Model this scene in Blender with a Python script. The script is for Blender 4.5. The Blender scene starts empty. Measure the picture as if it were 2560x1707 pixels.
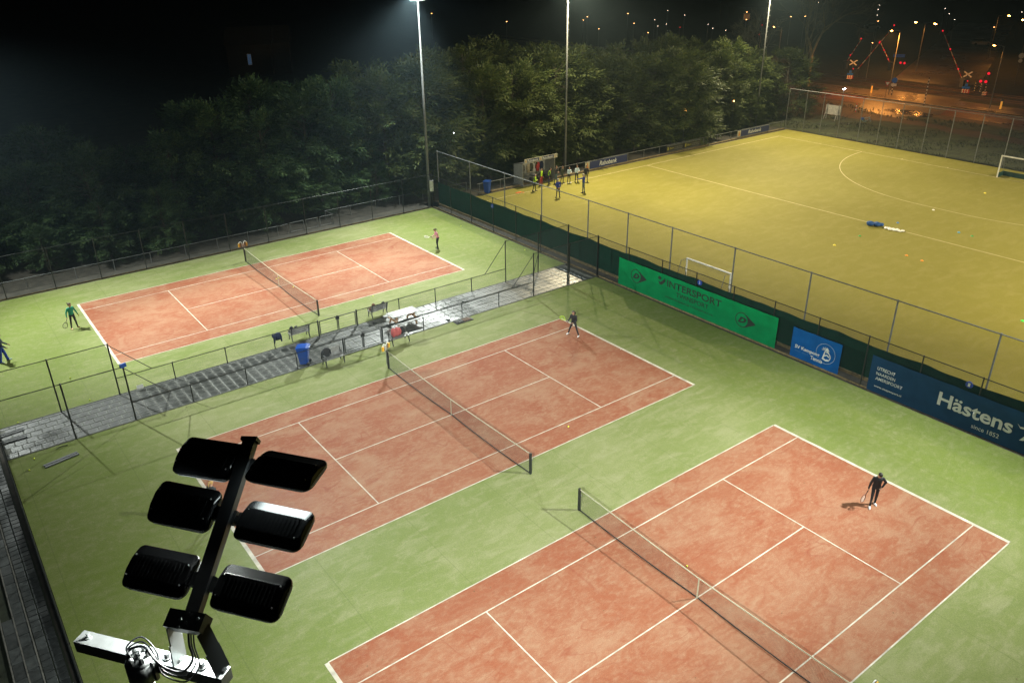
import bpy, math, random
import numpy as np
from mathutils import Vector, Matrix, noise as mnoise
from mathutils.geometry import tessellate_polygon

# ------------------------------------------------------------------ camera, world, exposure
sc = bpy.context.scene
COL = sc.collection
random.seed(7)
rng = np.random.default_rng(7)
R = math.radians

CAM = Vector((-18.38576, -29.66654, 21.09013))
YAW, PITCH, ROLL, FPX = 0.92725, -0.45521, -0.01306, 2009.2
fw = Vector((math.cos(YAW) * math.cos(PITCH), math.sin(YAW) * math.cos(PITCH), math.sin(PITCH)))
r0 = Vector((math.sin(YAW), -math.cos(YAW), 0))
u0 = r0.cross(fw)
rt = r0 * math.cos(ROLL) + u0 * math.sin(ROLL)
up = -r0 * math.sin(ROLL) + u0 * math.cos(ROLL)
cam_d = bpy.data.cameras.new('camera')
cam = bpy.data.objects.new('camera', cam_d)
COL.objects.link(cam)
m3 = Matrix((rt, up, -fw)).transposed()
cam.matrix_world = Matrix.Translation(CAM) @ m3.to_4x4()
cam_d.sensor_width = 36.0
cam_d.lens = FPX / 2560 * 36.0
cam_d.clip_start = 0.1
cam_d.clip_end = 3000
sc.camera = cam

w = bpy.data.worlds.new('World')
sc.world = w
w.use_nodes = True
bg = w.node_tree.nodes['Background']
bg.inputs[0].default_value = (0.55, 0.62, 0.8, 1)
bg.inputs[1].default_value = 0.0022            # night sky

vs = sc.view_settings
vs.view_transform = 'Standard'
vs.look = 'None'
vs.exposure = 0.0
vs.gamma = 1.0
vs.use_curve_mapping = False
cy = sc.cycles
cy.max_bounces = 4
cy.diffuse_bounces = 2
cy.glossy_bounces = 2
cy.transmission_bounces = 3
cy.transparent_max_bounces = 12
cy.use_denoising = True
cy.sample_clamp_indirect = 3.0
cy.caustics_reflective = False
cy.caustics_refractive = False

TENNIS_LIGHT = (0.93, 1.0, 0.93)
HOCKEY_LIGHT = (1.0, 0.86, 0.55)
TP = 1.42      # power factors
HP = 1.08

# ------------------------------------------------------------------ materials
MATS = {}


def nodes_of(m):
    m.use_nodes = True
    nt = m.node_tree
    return nt, nt.nodes, nt.links, nt.nodes['Principled BSDF']


def mat(name, col, rough=0.6, metal=0.0, spec=0.5, vary=0.0, scale=4.0, bump=0.0, emit=None, estr=0.0, obj_random=0.0):
    if name in MATS:
        return MATS[name]
    m = bpy.data.materials.new(name)
    nt, N, L, b = nodes_of(m)
    b.inputs['Base Color'].default_value = (*col, 1)
    b.inputs['Roughness'].default_value = rough
    b.inputs['Metallic'].default_value = metal
    b.inputs['Specular IOR Level'].default_value = spec
    if emit:
        b.inputs['Emission Color'].default_value = (*emit, 1)
        b.inputs['Emission Strength'].default_value = estr
    if vary or bump:
        tc = N.new('ShaderNodeTexCoord')
        nz = N.new('ShaderNodeTexNoise')
        nz.inputs['Scale'].default_value = scale
        nz.inputs['Detail'].default_value = 5
        L.new(tc.outputs['Object'], nz.inputs['Vector'])
        if vary:
            hsv = N.new('ShaderNodeHueSaturation')
            hsv.inputs['Color'].default_value = (*col, 1)
            mr = N.new('ShaderNodeMapRange')
            mr.inputs[1].default_value = 0.3
            mr.inputs[2].default_value = 0.7
            mr.inputs[3].default_value = 1 - vary
            mr.inputs[4].default_value = 1 + vary
            L.new(nz.outputs['Fac'], mr.inputs[0])
            val = mr.outputs[0]
            if obj_random:
                oi = N.new('ShaderNodeObjectInfo')
                m2 = N.new('ShaderNodeMapRange')
                m2.inputs[3].default_value = 1 - obj_random
                m2.inputs[4].default_value = 1 + obj_random
                L.new(oi.outputs['Random'], m2.inputs[0])
                mul = N.new('ShaderNodeMath')
                mul.operation = 'MULTIPLY'
                L.new(val, mul.inputs[0])
                L.new(m2.outputs[0], mul.inputs[1])
                val = mul.outputs[0]
            L.new(val, hsv.inputs['Value'])
            L.new(hsv.outputs[0], b.inputs['Base Color'])
        if bump:
            bp = N.new('ShaderNodeBump')
            bp.inputs['Strength'].default_value = bump
            bp.inputs['Distance'].default_value = 0.02
            L.new(nz.outputs['Fac'], bp.inputs['Height'])
            L.new(bp.outputs[0], b.inputs['Normal'])
    MATS[name] = m
    return m


def glow(name, col, strength, sample=False):
    if name in MATS:
        return MATS[name]
    m = bpy.data.materials.new(name)
    m.use_nodes = True
    nt = m.node_tree
    nt.nodes.clear()
    e = nt.nodes.new('ShaderNodeEmission')
    e.inputs[0].default_value = (*col, 1)
    e.inputs[1].default_value = strength
    o = nt.nodes.new('ShaderNodeOutputMaterial')
    nt.links.new(e.outputs[0], o.inputs[0])
    if not sample:
        m.cycles.emission_sampling = 'NONE'
    MATS[name] = m
    return m


def field_mat(name, c_lo, c_hi, c_sand, rot, patch=0.16, streak=(0.35, 5.0), sand_amt=0.35, rough=0.85, fine=18.0, marks=0.0, seed=0.0, c_mark=None, seam=0.0, mid_scale=1.3, ends=None, drift=0.0):
    """sports surface: patchy colour, brushed streaks, sand showing through, fine grain"""
    m = bpy.data.materials.new(name)
    nt, N, L, b = nodes_of(m)
    geo = N.new('ShaderNodeNewGeometry')

    def mapping(sx, sy, rz, off):
        mp = N.new('ShaderNodeMapping')
        mp.inputs['Scale'].default_value = (sx, sy, 1)
        mp.inputs['Rotation'].default_value = (0, 0, rz)
        mp.inputs['Location'].default_value = (off, off * 1.7, seed)
        L.new(geo.outputs['Position'], mp.inputs['Vector'])
        return mp

    def nz(mp, scale, detail=5, rough_=0.55, dist=0.0):
        n = N.new('ShaderNodeTexNoise')
        n.inputs['Scale'].default_value = scale
        n.inputs['Detail'].default_value = detail
        n.inputs['Roughness'].default_value = rough_
        n.inputs['Distortion'].default_value = dist
        L.new(mp.outputs[0], n.inputs['Vector'])
        return n

    def ramp(src, a, c):
        r = N.new('ShaderNodeMapRange')
        r.inputs[1].default_value = a
        r.inputs[2].default_value = c
        L.new(src, r.inputs[0])
        return r.outputs[0]

    def mix(fac, a, c):
        mx = N.new('ShaderNodeMix')
        mx.data_type = 'RGBA'
        if hasattr(fac, 'is_linked') or not isinstance(fac, float):
            L.new(fac, mx.inputs[0])
        else:
            mx.inputs[0].default_value = fac
        for sock, val in ((mx.inputs[6], a), (mx.inputs[7], c)):
            if isinstance(val, tuple):
                sock.default_value = (*val, 1)
            else:
                L.new(val, sock)
        return mx.outputs[2]

    def mul(a, k):
        mm = N.new('ShaderNodeMath')
        mm.operation = 'MULTIPLY'
        L.new(a, mm.inputs[0])
        if isinstance(k, (int, float)):
            mm.inputs[1].default_value = k
        else:
            L.new(k, mm.inputs[1])
        return mm.outputs[0]

    big = nz(mapping(1, 1, 0, 3.1 + seed), patch, 4)
    st = nz(mapping(streak[0], streak[1], rot, 9.3 + seed), 0.8, 6, 0.6, 0.6)
    st2 = nz(mapping(streak[0], streak[1] * 0.6, rot + 1.1, 5.3 + seed), 0.8, 5, 0.6, 0.8)
    fn = nz(mapping(1, 1, 0, 1.0), fine, 3, 0.7)
    mid = nz(mapping(1, 1, 0.4, 7.7 + seed), mid_scale, 7, 0.68, 0.5)
    c = mix(ramp(big.outputs['Fac'], 0.32, 0.68), c_lo, c_hi)
    c = mix(mul(ramp(st.outputs['Fac'], 0.46, 0.72), sand_amt), c, c_sand)
    c = mix(mul(ramp(mid.outputs['Fac'], 0.5, 0.78), sand_amt * 0.8), c, c_sand)
    c = mix(mul(ramp(st2.outputs['Fac'], 0.5, 0.75), 0.35), c, c_lo)
    if drift:
        # loose sand gathers in drifts a few metres across
        dr = nz(mapping(1.0, 1.5, rot + 0.4, 33 + seed), 0.42, 5, 0.66, 0.9)
        c = mix(mul(ramp(dr.outputs['Fac'], 0.44, 0.68), drift), c, c_sand)
        c = mix(mul(ramp(dr.outputs['Fac'], 0.46, 0.3), drift * 0.9), c, c_lo)
    def contour(src, wid):
        sb = N.new('ShaderNodeMath')
        sb.operation = 'SUBTRACT'
        L.new(src, sb.inputs[0])
        sb.inputs[1].default_value = 0.5
        ab = N.new('ShaderNodeMath')
        ab.operation = 'ABSOLUTE'
        L.new(sb.outputs[0], ab.inputs[0])
        r = N.new('ShaderNodeMapRange')
        r.inputs[1].default_value = 0.0
        r.inputs[2].default_value = wid
        r.inputs[3].default_value = 1.0
        r.inputs[4].default_value = 0.0
        L.new(ab.outputs[0], r.inputs[0])
        return r.outputs[0]
    if marks:
        # scuffs and drag lines: thin wandering lines that come and go
        for q, (sc_, sx, sy, ro) in enumerate(((0.5, 0.7, 1.6, rot), (0.42, 1.5, 0.6, rot + 0.9), (0.8, 0.5, 1.9, rot - 0.7))):
            s1 = nz(mapping(sx, sy, ro, 21 + seed + 6 * q), sc_, 2, 0.4, 0.5)
            s2 = nz(mapping(1, 1, 0, 51 + seed + 4 * q), 0.45, 3)
            c = mix(mul(mul(contour(s1.outputs['Fac'], 0.016), ramp(s2.outputs['Fac'], 0.5, 0.66)), marks), c, c_mark or c_lo)
    if ends:
        # the strips behind the baselines are less trodden and less sanded
        se = N.new('ShaderNodeSeparateXYZ')
        L.new(geo.outputs['Position'], se.inputs[0])
        ax = N.new('ShaderNodeMath')
        ax.operation = 'ABSOLUTE'
        L.new(se.outputs['X'], ax.inputs[0])
        c = mix(mul(ramp(ax.outputs[0], 10.5, 14.5), mul(ramp(mid.outputs['Fac'], 0.85, 0.3), 0.85)), c, ends)
    if seam:
        sp = N.new('ShaderNodeSeparateXYZ')
        L.new(geo.outputs['Position'], sp.inputs[0])
        dv = N.new('ShaderNodeMath')
        dv.operation = 'DIVIDE'
        L.new(sp.outputs['X'], dv.inputs[0])
        dv.inputs[1].default_value = seam
        fr_ = N.new('ShaderNodeMath')
        fr_.operation = 'FRACT'
        L.new(dv.outputs[0], fr_.inputs[0])
        c = mix(mul(contour(fr_.outputs[0], 0.007), 0.4), c, tuple(x * 0.6 for x in c_lo))
    hv = N.new('ShaderNodeHueSaturation')
    mr = N.new('ShaderNodeMapRange')
    mr.inputs[1].default_value = 0.25
    mr.inputs[2].default_value = 0.75
    mr.inputs[3].default_value = 0.8
    mr.inputs[4].default_value = 1.2
    L.new(fn.outputs['Fac'], mr.inputs[0])
    L.new(mr.outputs[0], hv.inputs['Value'])
    L.new(c, hv.inputs['Color'])
    L.new(hv.outputs[0], b.inputs['Base Color'])
    b.inputs['Roughness'].default_value = rough
    b.inputs['Specular IOR Level'].default_value = 0.25
    bp = N.new('ShaderNodeBump')
    bp.inputs['Strength'].default_value = 0.35
    bp.inputs['Distance'].default_value = 0.012
    L.new(fn.outputs['Fac'], bp.inputs['Height'])
    L.new(bp.outputs[0], b.inputs['Normal'])
    MATS[name] = m
    return m


def wet_mat(name, col, r_lo, r_hi, scale=0.35, vary=0.25, bump=0.15, obj_random=0.0, spec=0.5, worn=None):
    """rain-wet paving: roughness varies with puddling"""
    m = bpy.data.materials.new(name)
    nt, N, L, b = nodes_of(m)
    geo = N.new('ShaderNodeNewGeometry')
    n1 = N.new('ShaderNodeTexNoise')
    n1.inputs['Scale'].default_value = scale
    n1.inputs['Detail'].default_value = 6
    n2 = N.new('ShaderNodeTexNoise')
    n2.inputs['Scale'].default_value = 5.0
    n2.inputs['Detail'].default_value = 6
    for n in (n1, n2):
        L.new(geo.outputs['Position'], n.inputs['Vector'])
    mr = N.new('ShaderNodeMapRange')
    mr.inputs[1].default_value = 0.38
    mr.inputs[2].default_value = 0.62
    mr.inputs[3].default_value = r_lo
    mr.inputs[4].default_value = r_hi
    L.new(n1.outputs['Fac'], mr.inputs[0])
    L.new(mr.outputs[0], b.inputs['Roughness'])
    hsv = N.new('ShaderNodeHueSaturation')
    hsv.inputs['Color'].default_value = (*col, 1)
    m2 = N.new('ShaderNodeMapRange')
    m2.inputs[1].default_value = 0.3
    m2.inputs[2].default_value = 0.7
    m2.inputs[3].default_value = 1 - vary
    m2.inputs[4].default_value = 1 + vary
    L.new(n2.outputs['Fac'], m2.inputs[0])
    val = m2.outputs[0]
    if obj_random:
        oi = N.new('ShaderNodeObjectInfo')
        m4 = N.new('ShaderNodeMapRange')
        m4.inputs[3].default_value = 1 - obj_random
        m4.inputs[4].default_value = 1 + obj_random
        L.new(oi.outputs['Random'], m4.inputs[0])
        mu = N.new('ShaderNodeMath')
        mu.operation = 'MULTIPLY'
        L.new(val, mu.inputs[0])
        L.new(m4.outputs[0], mu.inputs[1])
        val = mu.outputs[0]
    if worn:
        # slab edges are paler and drier than the hollow wet middle
        vm = N.new('ShaderNodeVectorMath')
        vm.operation = 'ADD'
        if worn == 'object':
            tc = N.new('ShaderNodeTexCoord')
            L.new(tc.outputs['Object'], vm.inputs[0])
            vm.inputs[1].default_value = (0, 0, 0)
            src = vm.outputs[0]
        else:
            L.new(geo.outputs['Position'], vm.inputs[0])
            vm.inputs[1].default_value = (18.2 + 0.25, -9.73 + 0.25, 0)
            md = N.new('ShaderNodeVectorMath')
            md.operation = 'MODULO'
            L.new(vm.outputs[0], md.inputs[0])
            md.inputs[1].default_value = (0.5, 0.5, 1)
            v2 = N.new('ShaderNodeVectorMath')
            v2.operation = 'SUBTRACT'
            L.new(md.outputs[0], v2.inputs[0])
            v2.inputs[1].default_value = (0.25, 0.25, 0)
            src = v2.outputs[0]
        fl = N.new('ShaderNodeVectorMath')
        fl.operation = 'MULTIPLY'
        L.new(src, fl.inputs[0])
        fl.inputs[1].default_value = (1, 1, 0)
        ln = N.new('ShaderNodeVectorMath')
        ln.operation = 'LENGTH'
        L.new(fl.outputs[0], ln.inputs[0])
        me_ = N.new('ShaderNodeMapRange')
        me_.interpolation_type = 'SMOOTHSTEP'
        me_.inputs[1].default_value = 0.13
        me_.inputs[2].default_value = 0.24
        me_.inputs[3].default_value = 0.62
        me_.inputs[4].default_value = 1.5
        L.new(ln.outputs['Value'], me_.inputs[0])
        mu2 = N.new('ShaderNodeMath')
        mu2.operation = 'MULTIPLY'
        L.new(val, mu2.inputs[0])
        L.new(me_.outputs[0], mu2.inputs[1])
        val = mu2.outputs[0]
    L.new(val, hsv.inputs['Value'])
    L.new(hsv.outputs[0], b.inputs['Base Color'])
    b.inputs['Specular IOR Level'].default_value = spec
    bp = N.new('ShaderNodeBump')
    bp.inputs['Strength'].default_value = bump
    bp.inputs['Distance'].default_value = 0.01
    L.new(n2.outputs['Fac'], bp.inputs['Height'])
    L.new(bp.outputs[0], b.inputs['Normal'])
    MATS[name] = m
    return m


def cloth_mat(name, col, trans=0.25, rough=0.7):
    """banner and windscreen cloth that lets some light through"""
    if name in MATS:
        return MATS[name]
    m = bpy.data.materials.new(name)
    nt, N, L, b = nodes_of(m)
    b.inputs['Base Color'].default_value = (*col, 1)
    b.inputs['Roughness'].default_value = rough
    b.inputs['Specular IOR Level'].default_value = 0.15
    geo = N.new('ShaderNodeNewGeometry')
    nz = N.new('ShaderNodeTexNoise')
    nz.inputs['Scale'].default_value = 1.5
    nz.inputs['Detail'].default_value = 6
    L.new(geo.outputs['Position'], nz.inputs['Vector'])
    hsv = N.new('ShaderNodeHueSaturation')
    hsv.inputs['Color'].default_value = (*col, 1)
    mr = N.new('ShaderNodeMapRange')
    mr.inputs[1].default_value = 0.3
    mr.inputs[2].default_value = 0.7
    mr.inputs[3].default_value = 0.85
    mr.inputs[4].default_value = 1.12
    L.new(nz.outputs['Fac'], mr.inputs[0])
    L.new(mr.outputs[0], hsv.inputs['Value'])
    L.new(hsv.outputs[0], b.inputs['Base Color'])
    t = N.new('ShaderNodeBsdfTranslucent')
    L.new(hsv.outputs[0], t.inputs[0])
    mx = N.new('ShaderNodeMixShader')
    mx.inputs[0].default_value = trans
    out = N['Material Output']
    L.new(b.outputs[0], mx.inputs[1])
    L.new(t.outputs[0], mx.inputs[2])
    L.new(mx.outputs[0], out.inputs[0])
    MATS[name] = m
    return m


BLACK_STEEL = mat('black powder-coated steel', (0.012, 0.013, 0.014), 0.32, 0.0, 0.5, vary=0.2, scale=8)
GALV = mat('galvanised steel', (0.42, 0.43, 0.43), 0.42, 0.75, vary=0.18, scale=6)
GALV_DULL = mat('weathered galvanised steel', (0.16, 0.168, 0.17), 0.6, 0.35, vary=0.2, scale=6)
DARK_STEEL = mat('dark zinc steel', (0.09, 0.095, 0.1), 0.5, 0.4, vary=0.2)
WIRE_BLACK = mat('black fence wire', (0.012, 0.014, 0.012), 0.6)
WIRE_GREY = mat('grey fence wire', (0.07, 0.075, 0.065), 0.6, 0.3)
WHITE_PAINT = mat('white paint', (0.75, 0.75, 0.72), 0.45, vary=0.06)
NET_CORD = mat('black net cord', (0.014, 0.013, 0.012), 0.8)
BAND = mat('white net band', (0.36, 0.345, 0.25), 0.7, vary=0.12, scale=2)
WOOD_GREY = mat('weathered bench wood', (0.26, 0.25, 0.23), 0.55, vary=0.25, scale=9, bump=0.3)
WOOD_BROWN = mat('brown timber', (0.2, 0.11, 0.05), 0.6, vary=0.3, scale=9, bump=0.3)
SOIL = mat('dark soil', (0.035, 0.03, 0.022), 0.9, vary=0.4, scale=2.0, bump=0.6)
CONCRETE = mat('concrete kerb', (0.16, 0.155, 0.14), 0.75, vary=0.3, scale=3, bump=0.2)
YELLOW = mat('yellow plastic', (0.75, 0.42, 0.02), 0.4)
RUBBER = mat('black rubber', (0.01, 0.01, 0.011), 0.7)
BIN_BLUE = mat('blue bin plastic', (0.006, 0.05, 0.27), 0.35, vary=0.08)


# ------------------------------------------------------------------ mesh helpers
class MB:
    def __init__(self):
        self.v, self.f, self.mi = [], [], []

    def add(self, verts, faces, m=0):
        o = len(self.v)
        self.v.extend([tuple(p) for p in verts])
        for f in faces:
            self.f.append(tuple(i + o for i in f))
            self.mi.append(m)
        return self

    def obox(self, c, ax, ay, az, m=0):
        c = Vector(c); ax = Vector(ax); ay = Vector(ay); az = Vector(az)
        vs_ = [c + ax * i + ay * j + az * k for i in (-1, 1) for j in (-1, 1) for k in (-1, 1)]
        return self.add(vs_, [(0, 1, 3, 2), (4, 6, 7, 5), (0, 4, 5, 1), (2, 3, 7, 6), (0, 2, 6, 4), (1, 5, 7, 3)], m)

    def box(self, x0, x1, y0, y1, z0, z1, m=0):
        return self.obox(((x0 + x1) / 2, (y0 + y1) / 2, (z0 + z1) / 2), ((x1 - x0) / 2, 0, 0), (0, (y1 - y0) / 2, 0), (0, 0, (z1 - z0) / 2), m)

    def beam(self, p0, p1, wd, ht, upv=(0, 0, 1), m=0):
        p0 = Vector(p0); p1 = Vector(p1)
        d = p1 - p0
        dn = d.normalized()
        s = dn.cross(Vector(upv))
        if s.length < 1e-5:
            s = dn.cross(Vector((1, 0, 0)))
        s.normalize()
        t = s.cross(dn)
        return self.obox((p0 + p1) / 2, d / 2, s * wd / 2, t * ht / 2, m)

    def tube(self, p0, p1, ra, rb=None, n=8, m=0, cap=True):
        rb = ra if rb is None else rb
        p0 = Vector(p0); p1 = Vector(p1)
        d = (p1 - p0).normalized()
        a = d.orthogonal().normalized()
        b = d.cross(a)
        o = len(self.v)
        for p, rr in ((p0, ra), (p1, rb)):
            for i in range(n):
                t = 2 * math.pi * i / n
                self.v.append(tuple(p + (a * math.cos(t) + b * math.sin(t)) * rr))
        for i in range(n):
            j = (i + 1) % n
            self.f.append((o + i, o + j, o + n + j, o + n + i)); self.mi.append(m)
        if cap:
            self.f.append(tuple(o + i for i in reversed(range(n)))); self.mi.append(m)
            self.f.append(tuple(o + n + i for i in range(n))); self.mi.append(m)
        return self

    def path(self, pts, r, n=6, m=0):
        pts = [Vector(p) for p in pts]
        o = len(self.v)
        prev = None
        for k, p in enumerate(pts):
            d = (pts[min(k + 1, len(pts) - 1)] - pts[max(k - 1, 0)]).normalized()
            if prev is None:
                a = d.orthogonal().normalized()
            else:
                a = (prev - d * prev.dot(d)).normalized()
            prev = a
            b = d.cross(a)
            rr = r[k] if isinstance(r, (list, tuple)) else r
            for i in range(n):
                t = 2 * math.pi * i / n
                self.v.append(tuple(p + (a * math.cos(t) + b * math.sin(t)) * rr))
        for k in range(len(pts) - 1):
            for i in range(n):
                j = (i + 1) % n
                self.f.append((o + k * n + i, o + k * n + j, o + (k + 1) * n + j, o + (k + 1) * n + i)); self.mi.append(m)
        e = o + (len(pts) - 1) * n
        self.f.append(tuple(o + i for i in reversed(range(n)))); self.mi.append(m)
        self.f.append(tuple(e + i for i in range(n))); self.mi.append(m)
        return self

    def loft(self, rings, m=0):
        """rings: list of (centre, vec_a, vec_b); closed ends"""
        n = 12
        o = len(self.v)
        for c, a, b in rings:
            c = Vector(c); a = Vector(a); b = Vector(b)
            for i in range(n):
                t = 2 * math.pi * i / n
                self.v.append(tuple(c + a * math.cos(t) + b * math.sin(t)))
        for k in range(len(rings) - 1):
            for i in range(n):
                j = (i + 1) % n
                self.f.append((o + k * n + i, o + k * n + j, o + (k + 1) * n + j, o + (k + 1) * n + i)); self.mi.append(m)
        e = o + (len(rings) - 1) * n
        self.f.append(tuple(o + i for i in reversed(range(n)))); self.mi.append(m)
        self.f.append(tuple(e + i for i in range(n))); self.mi.append(m)
        return self

    def ball(self, c, r, seg=10, rings=6, m=0, sc_=(1, 1, 1)):
        c = Vector(c)
        o = len(self.v)
        self.v.append(tuple(c + Vector((0, 0, r * sc_[2]))))
        for k in range(1, rings):
            ph = math.pi * k / rings
            for i in range(seg):
                t = 2 * math.pi * i / seg
                self.v.append(tuple(c + Vector((r * math.sin(ph) * math.cos(t) * sc_[0], r * math.sin(ph) * math.sin(t) * sc_[1], r * math.cos(ph) * sc_[2]))))
        self.v.append(tuple(c - Vector((0, 0, r * sc_[2]))))
        for i in range(seg):
            self.f.append((o, o + 1 + i, o + 1 + (i + 1) % seg)); self.mi.append(m)
        for k in range(rings - 2):
            for i in range(seg):
                j = (i + 1) % seg
                a = o + 1 + k * seg
                self.f.append((a + i, a + seg + i, a + seg + j, a + j)); self.mi.append(m)
        e = len(self.v) - 1
        a = o + 1 + (rings - 2) * seg
        for i in range(seg):
            self.f.append((e, a + (i + 1) % seg, a + i)); self.mi.append(m)
        return self

    def poly(self, pts, to3d, m=0):
        """filled 2-D outline, mapped to 3-D by to3d"""
        vv = [Vector((p[0], p[1], 0)) for p in pts]
        tris = tessellate_polygon([vv])
        return self.add([to3d(*p) for p in pts], tris, m)

    def build(self, name, mats, parent=None, loc=None, rz=None, smooth=False, kind=None):
        me = bpy.data.meshes.new(name)
        me.from_pydata(self.v, [], self.f)
        mats = mats if isinstance(mats, (list, tuple)) else [mats]
        for m in mats:
            me.materials.append(m)
        if len(mats) > 1:
            me.polygons.foreach_set('material_index', self.mi)
        if smooth:
            me.polygons.foreach_set('use_smooth', [True] * len(self.f))
        me.update()
        ob = bpy.data.objects.new(name, me)
        COL.objects.link(ob)
        if parent is not None:
            ob.parent = parent
        if loc is not None:
            ob.location = loc
        if rz is not None:
            ob.rotation_euler = (0, 0, rz)
        if kind:
            ob['kind'] = kind
        return ob


def tag(o, label, cat, group=None):
    o['label'] = label
    o['category'] = cat
    if group:
        o['group'] = group
    return o


def thing(name, label, cat, loc=(0, 0, 0), rz=0.0, group=None):
    o = bpy.data.objects.new(name, None)
    o.empty_display_size = 0.3
    COL.objects.link(o)
    o.location = loc
    o.rotation_euler = (0, 0, rz)
    return tag(o, label, cat, group)


def copy_thing(root, loc, rz, label, group=None):
    r = root.copy()
    COL.objects.link(r)
    r.location = loc
    r.rotation_euler = (0, 0, rz)
    r['label'] = label
    if group:
        r['group'] = group
    for ch in list(root.children):
        c = ch.copy()
        COL.objects.link(c)
        c.parent = r
        for g in list(ch.children):
            d = g.copy()
            COL.objects.link(d)
            d.parent = c
    return r


def sheet(name, pts, z, m, kind='structure', parent=None):
    b = MB()
    b.poly(pts, lambda x, y: (x, y, z))
    return b.build(name, m, parent=parent, kind=kind)


def rect(x0, x1, y0, y1):
    return [(x0, y0), (x1, y0), (x1, y1), (x0, y1)]


ORD = ['first', 'second', 'third', 'fourth', 'fifth', 'sixth', 'seventh', 'eighth', 'ninth', 'tenth', 'eleventh', 'twelfth', 'thirteenth',
       'fourteenth', 'fifteenth', 'sixteenth', 'seventeenth', 'eighteenth', 'nineteenth', 'twentieth', 'twenty-first', 'twenty-second',
       'twenty-third', 'twenty-fourth', 'twenty-fifth', 'twenty-sixth', 'twenty-seventh', 'twenty-eighth', 'twenty-ninth', 'thirtieth']


def spot(name, parent, loc_w, target_w, power, angle, col, blend=0.6, radius=0.3):
    """a floodlight's beam; loc and target in the parent's space"""
    d = bpy.data.lights.new(name, 'SPOT')
    d.energy = power
    d.color = col
    d.spot_size = R(angle)
    d.spot_blend = blend
    d.shadow_soft_size = radius
    o = bpy.data.objects.new(name, d)
    COL.objects.link(o)
    o.parent = parent
    o.location = loc_w
    o.rotation_euler = (Vector(target_w) - Vector(loc_w)).to_track_quat('-Z', 'Y').to_euler()
    return o


# ------------------------------------------------------------------ ground and playing surfaces
TURF = field_mat('green court turf', (0.122, 0.151, 0.037), (0.170, 0.187, 0.070), (0.285, 0.266, 0.163), 0.55, patch=0.2, streak=(0.8, 2.4), sand_amt=0.42, marks=0.35, seed=1, seam=4.0, mid_scale=3.0, ends=(0.112, 0.152, 0.019))
CLAY = field_mat('red court carpet', (0.210, 0.056, 0.024), (0.240, 0.090, 0.046), (0.298, 0.182, 0.113), 0.3, patch=0.14, streak=(3.5, 8.0), sand_amt=0.5, marks=0.55, drift=0.5, seed=4, c_mark=(0.19, 0.04, 0.017), fine=30.0, mid_scale=6.0)
HOCKEY = field_mat('sand-dressed hockey turf', (0.174, 0.157, 0.02), (0.212, 0.193, 0.034), (0.3, 0.26, 0.10), 0.1, patch=0.05, streak=(0.7, 1.8), sand_amt=0.26, seed=9, marks=0.1, seam=3.66, mid_scale=1.6)
LINE = mat('white court line', (0.44, 0.40, 0.33), 0.8, vary=0.3, scale=2.2)
HLINE = mat('hockey field line', (0.5, 0.43, 0.24), 0.85, vary=0.2, scale=2)
GRASS_DARK = mat('night grass', (0.016, 0.02, 0.008), 0.9, vary=0.45, scale=0.6, bump=0.8)
TILE = wet_mat('wet paving slab', (0.06, 0.062, 0.058), 0.24, 0.55, scale=0.32, vary=0.3, obj_random=0.14, worn='object')
TILE_FAR = wet_mat('wet paving slab, far', (0.06, 0.062, 0.058), 0.24, 0.55, scale=0.32, vary=0.3, worn='grid')
TILE_DIM = wet_mat('spill-darkened paving slab', (0.05, 0.055, 0.055), 0.42, 0.75, scale=0.6, vary=0.35, obj_random=0.35, spec=0.35)  # terrace slabs: colour darkened to offset the near mast's spill light
JOINT = mat('sandy joint', (0.135, 0.135, 0.115), 0.8, vary=0.5, scale=1.5)
ROAD = wet_mat('wet asphalt', (0.085, 0.075, 0.07), 0.26, 0.5, scale=0.12, vary=0.25, bump=0.25)
BRICKPATH = wet_mat('wet red asphalt', (0.11, 0.045, 0.028), 0.2, 0.5, scale=0.2, vary=0.3, bump=0.25)
PUDDLE = wet_mat('puddle water', (0.03, 0.024, 0.02), 0.12, 0.3, scale=0.5, vary=0.3, bump=0.1)

sheet('ground', rect(-400, 700, -300, 700), -0.09, GRASS_DARK)
sheet('court_turf', rect(-18.44, 18.45, -27.5, 9.38), 0.0, TURF)
sheet('court_turf', rect(-18.44, 18.45, 12.72, 31.25), 0.0, TURF)
sheet('hockey_field', rect(19.95, 71.75, -45, 31.75), 0.0, HOCKEY)
sheet('border_strip', rect(18.47, 19.93, -45, 33), -0.03, SOIL)
sheet('verge', rect(-60, 72, 33.0, 70), -0.05, SOIL)
sheet('north_path', rect(-40, 72.5, 31.27, 32.95), -0.03, mat('dark track', (0.05, 0.045, 0.035), 0.8, vary=0.4, scale=1.0))

COURTS = [(0.03, 21.94, 'far'), (0.0, 0.0, 'middle'), (0.0, -16.065, 'near')]
HL, HW, SW, SV = 11.885, 5.485, 4.115, 6.40


def frame_rect(b, x0, x1, y0, y1, z):
    b.add([(x0, y0, z), (x1, y0, z), (x1, y1, z), (x0, y1, z)], [(0, 1, 2, 3)])


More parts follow.
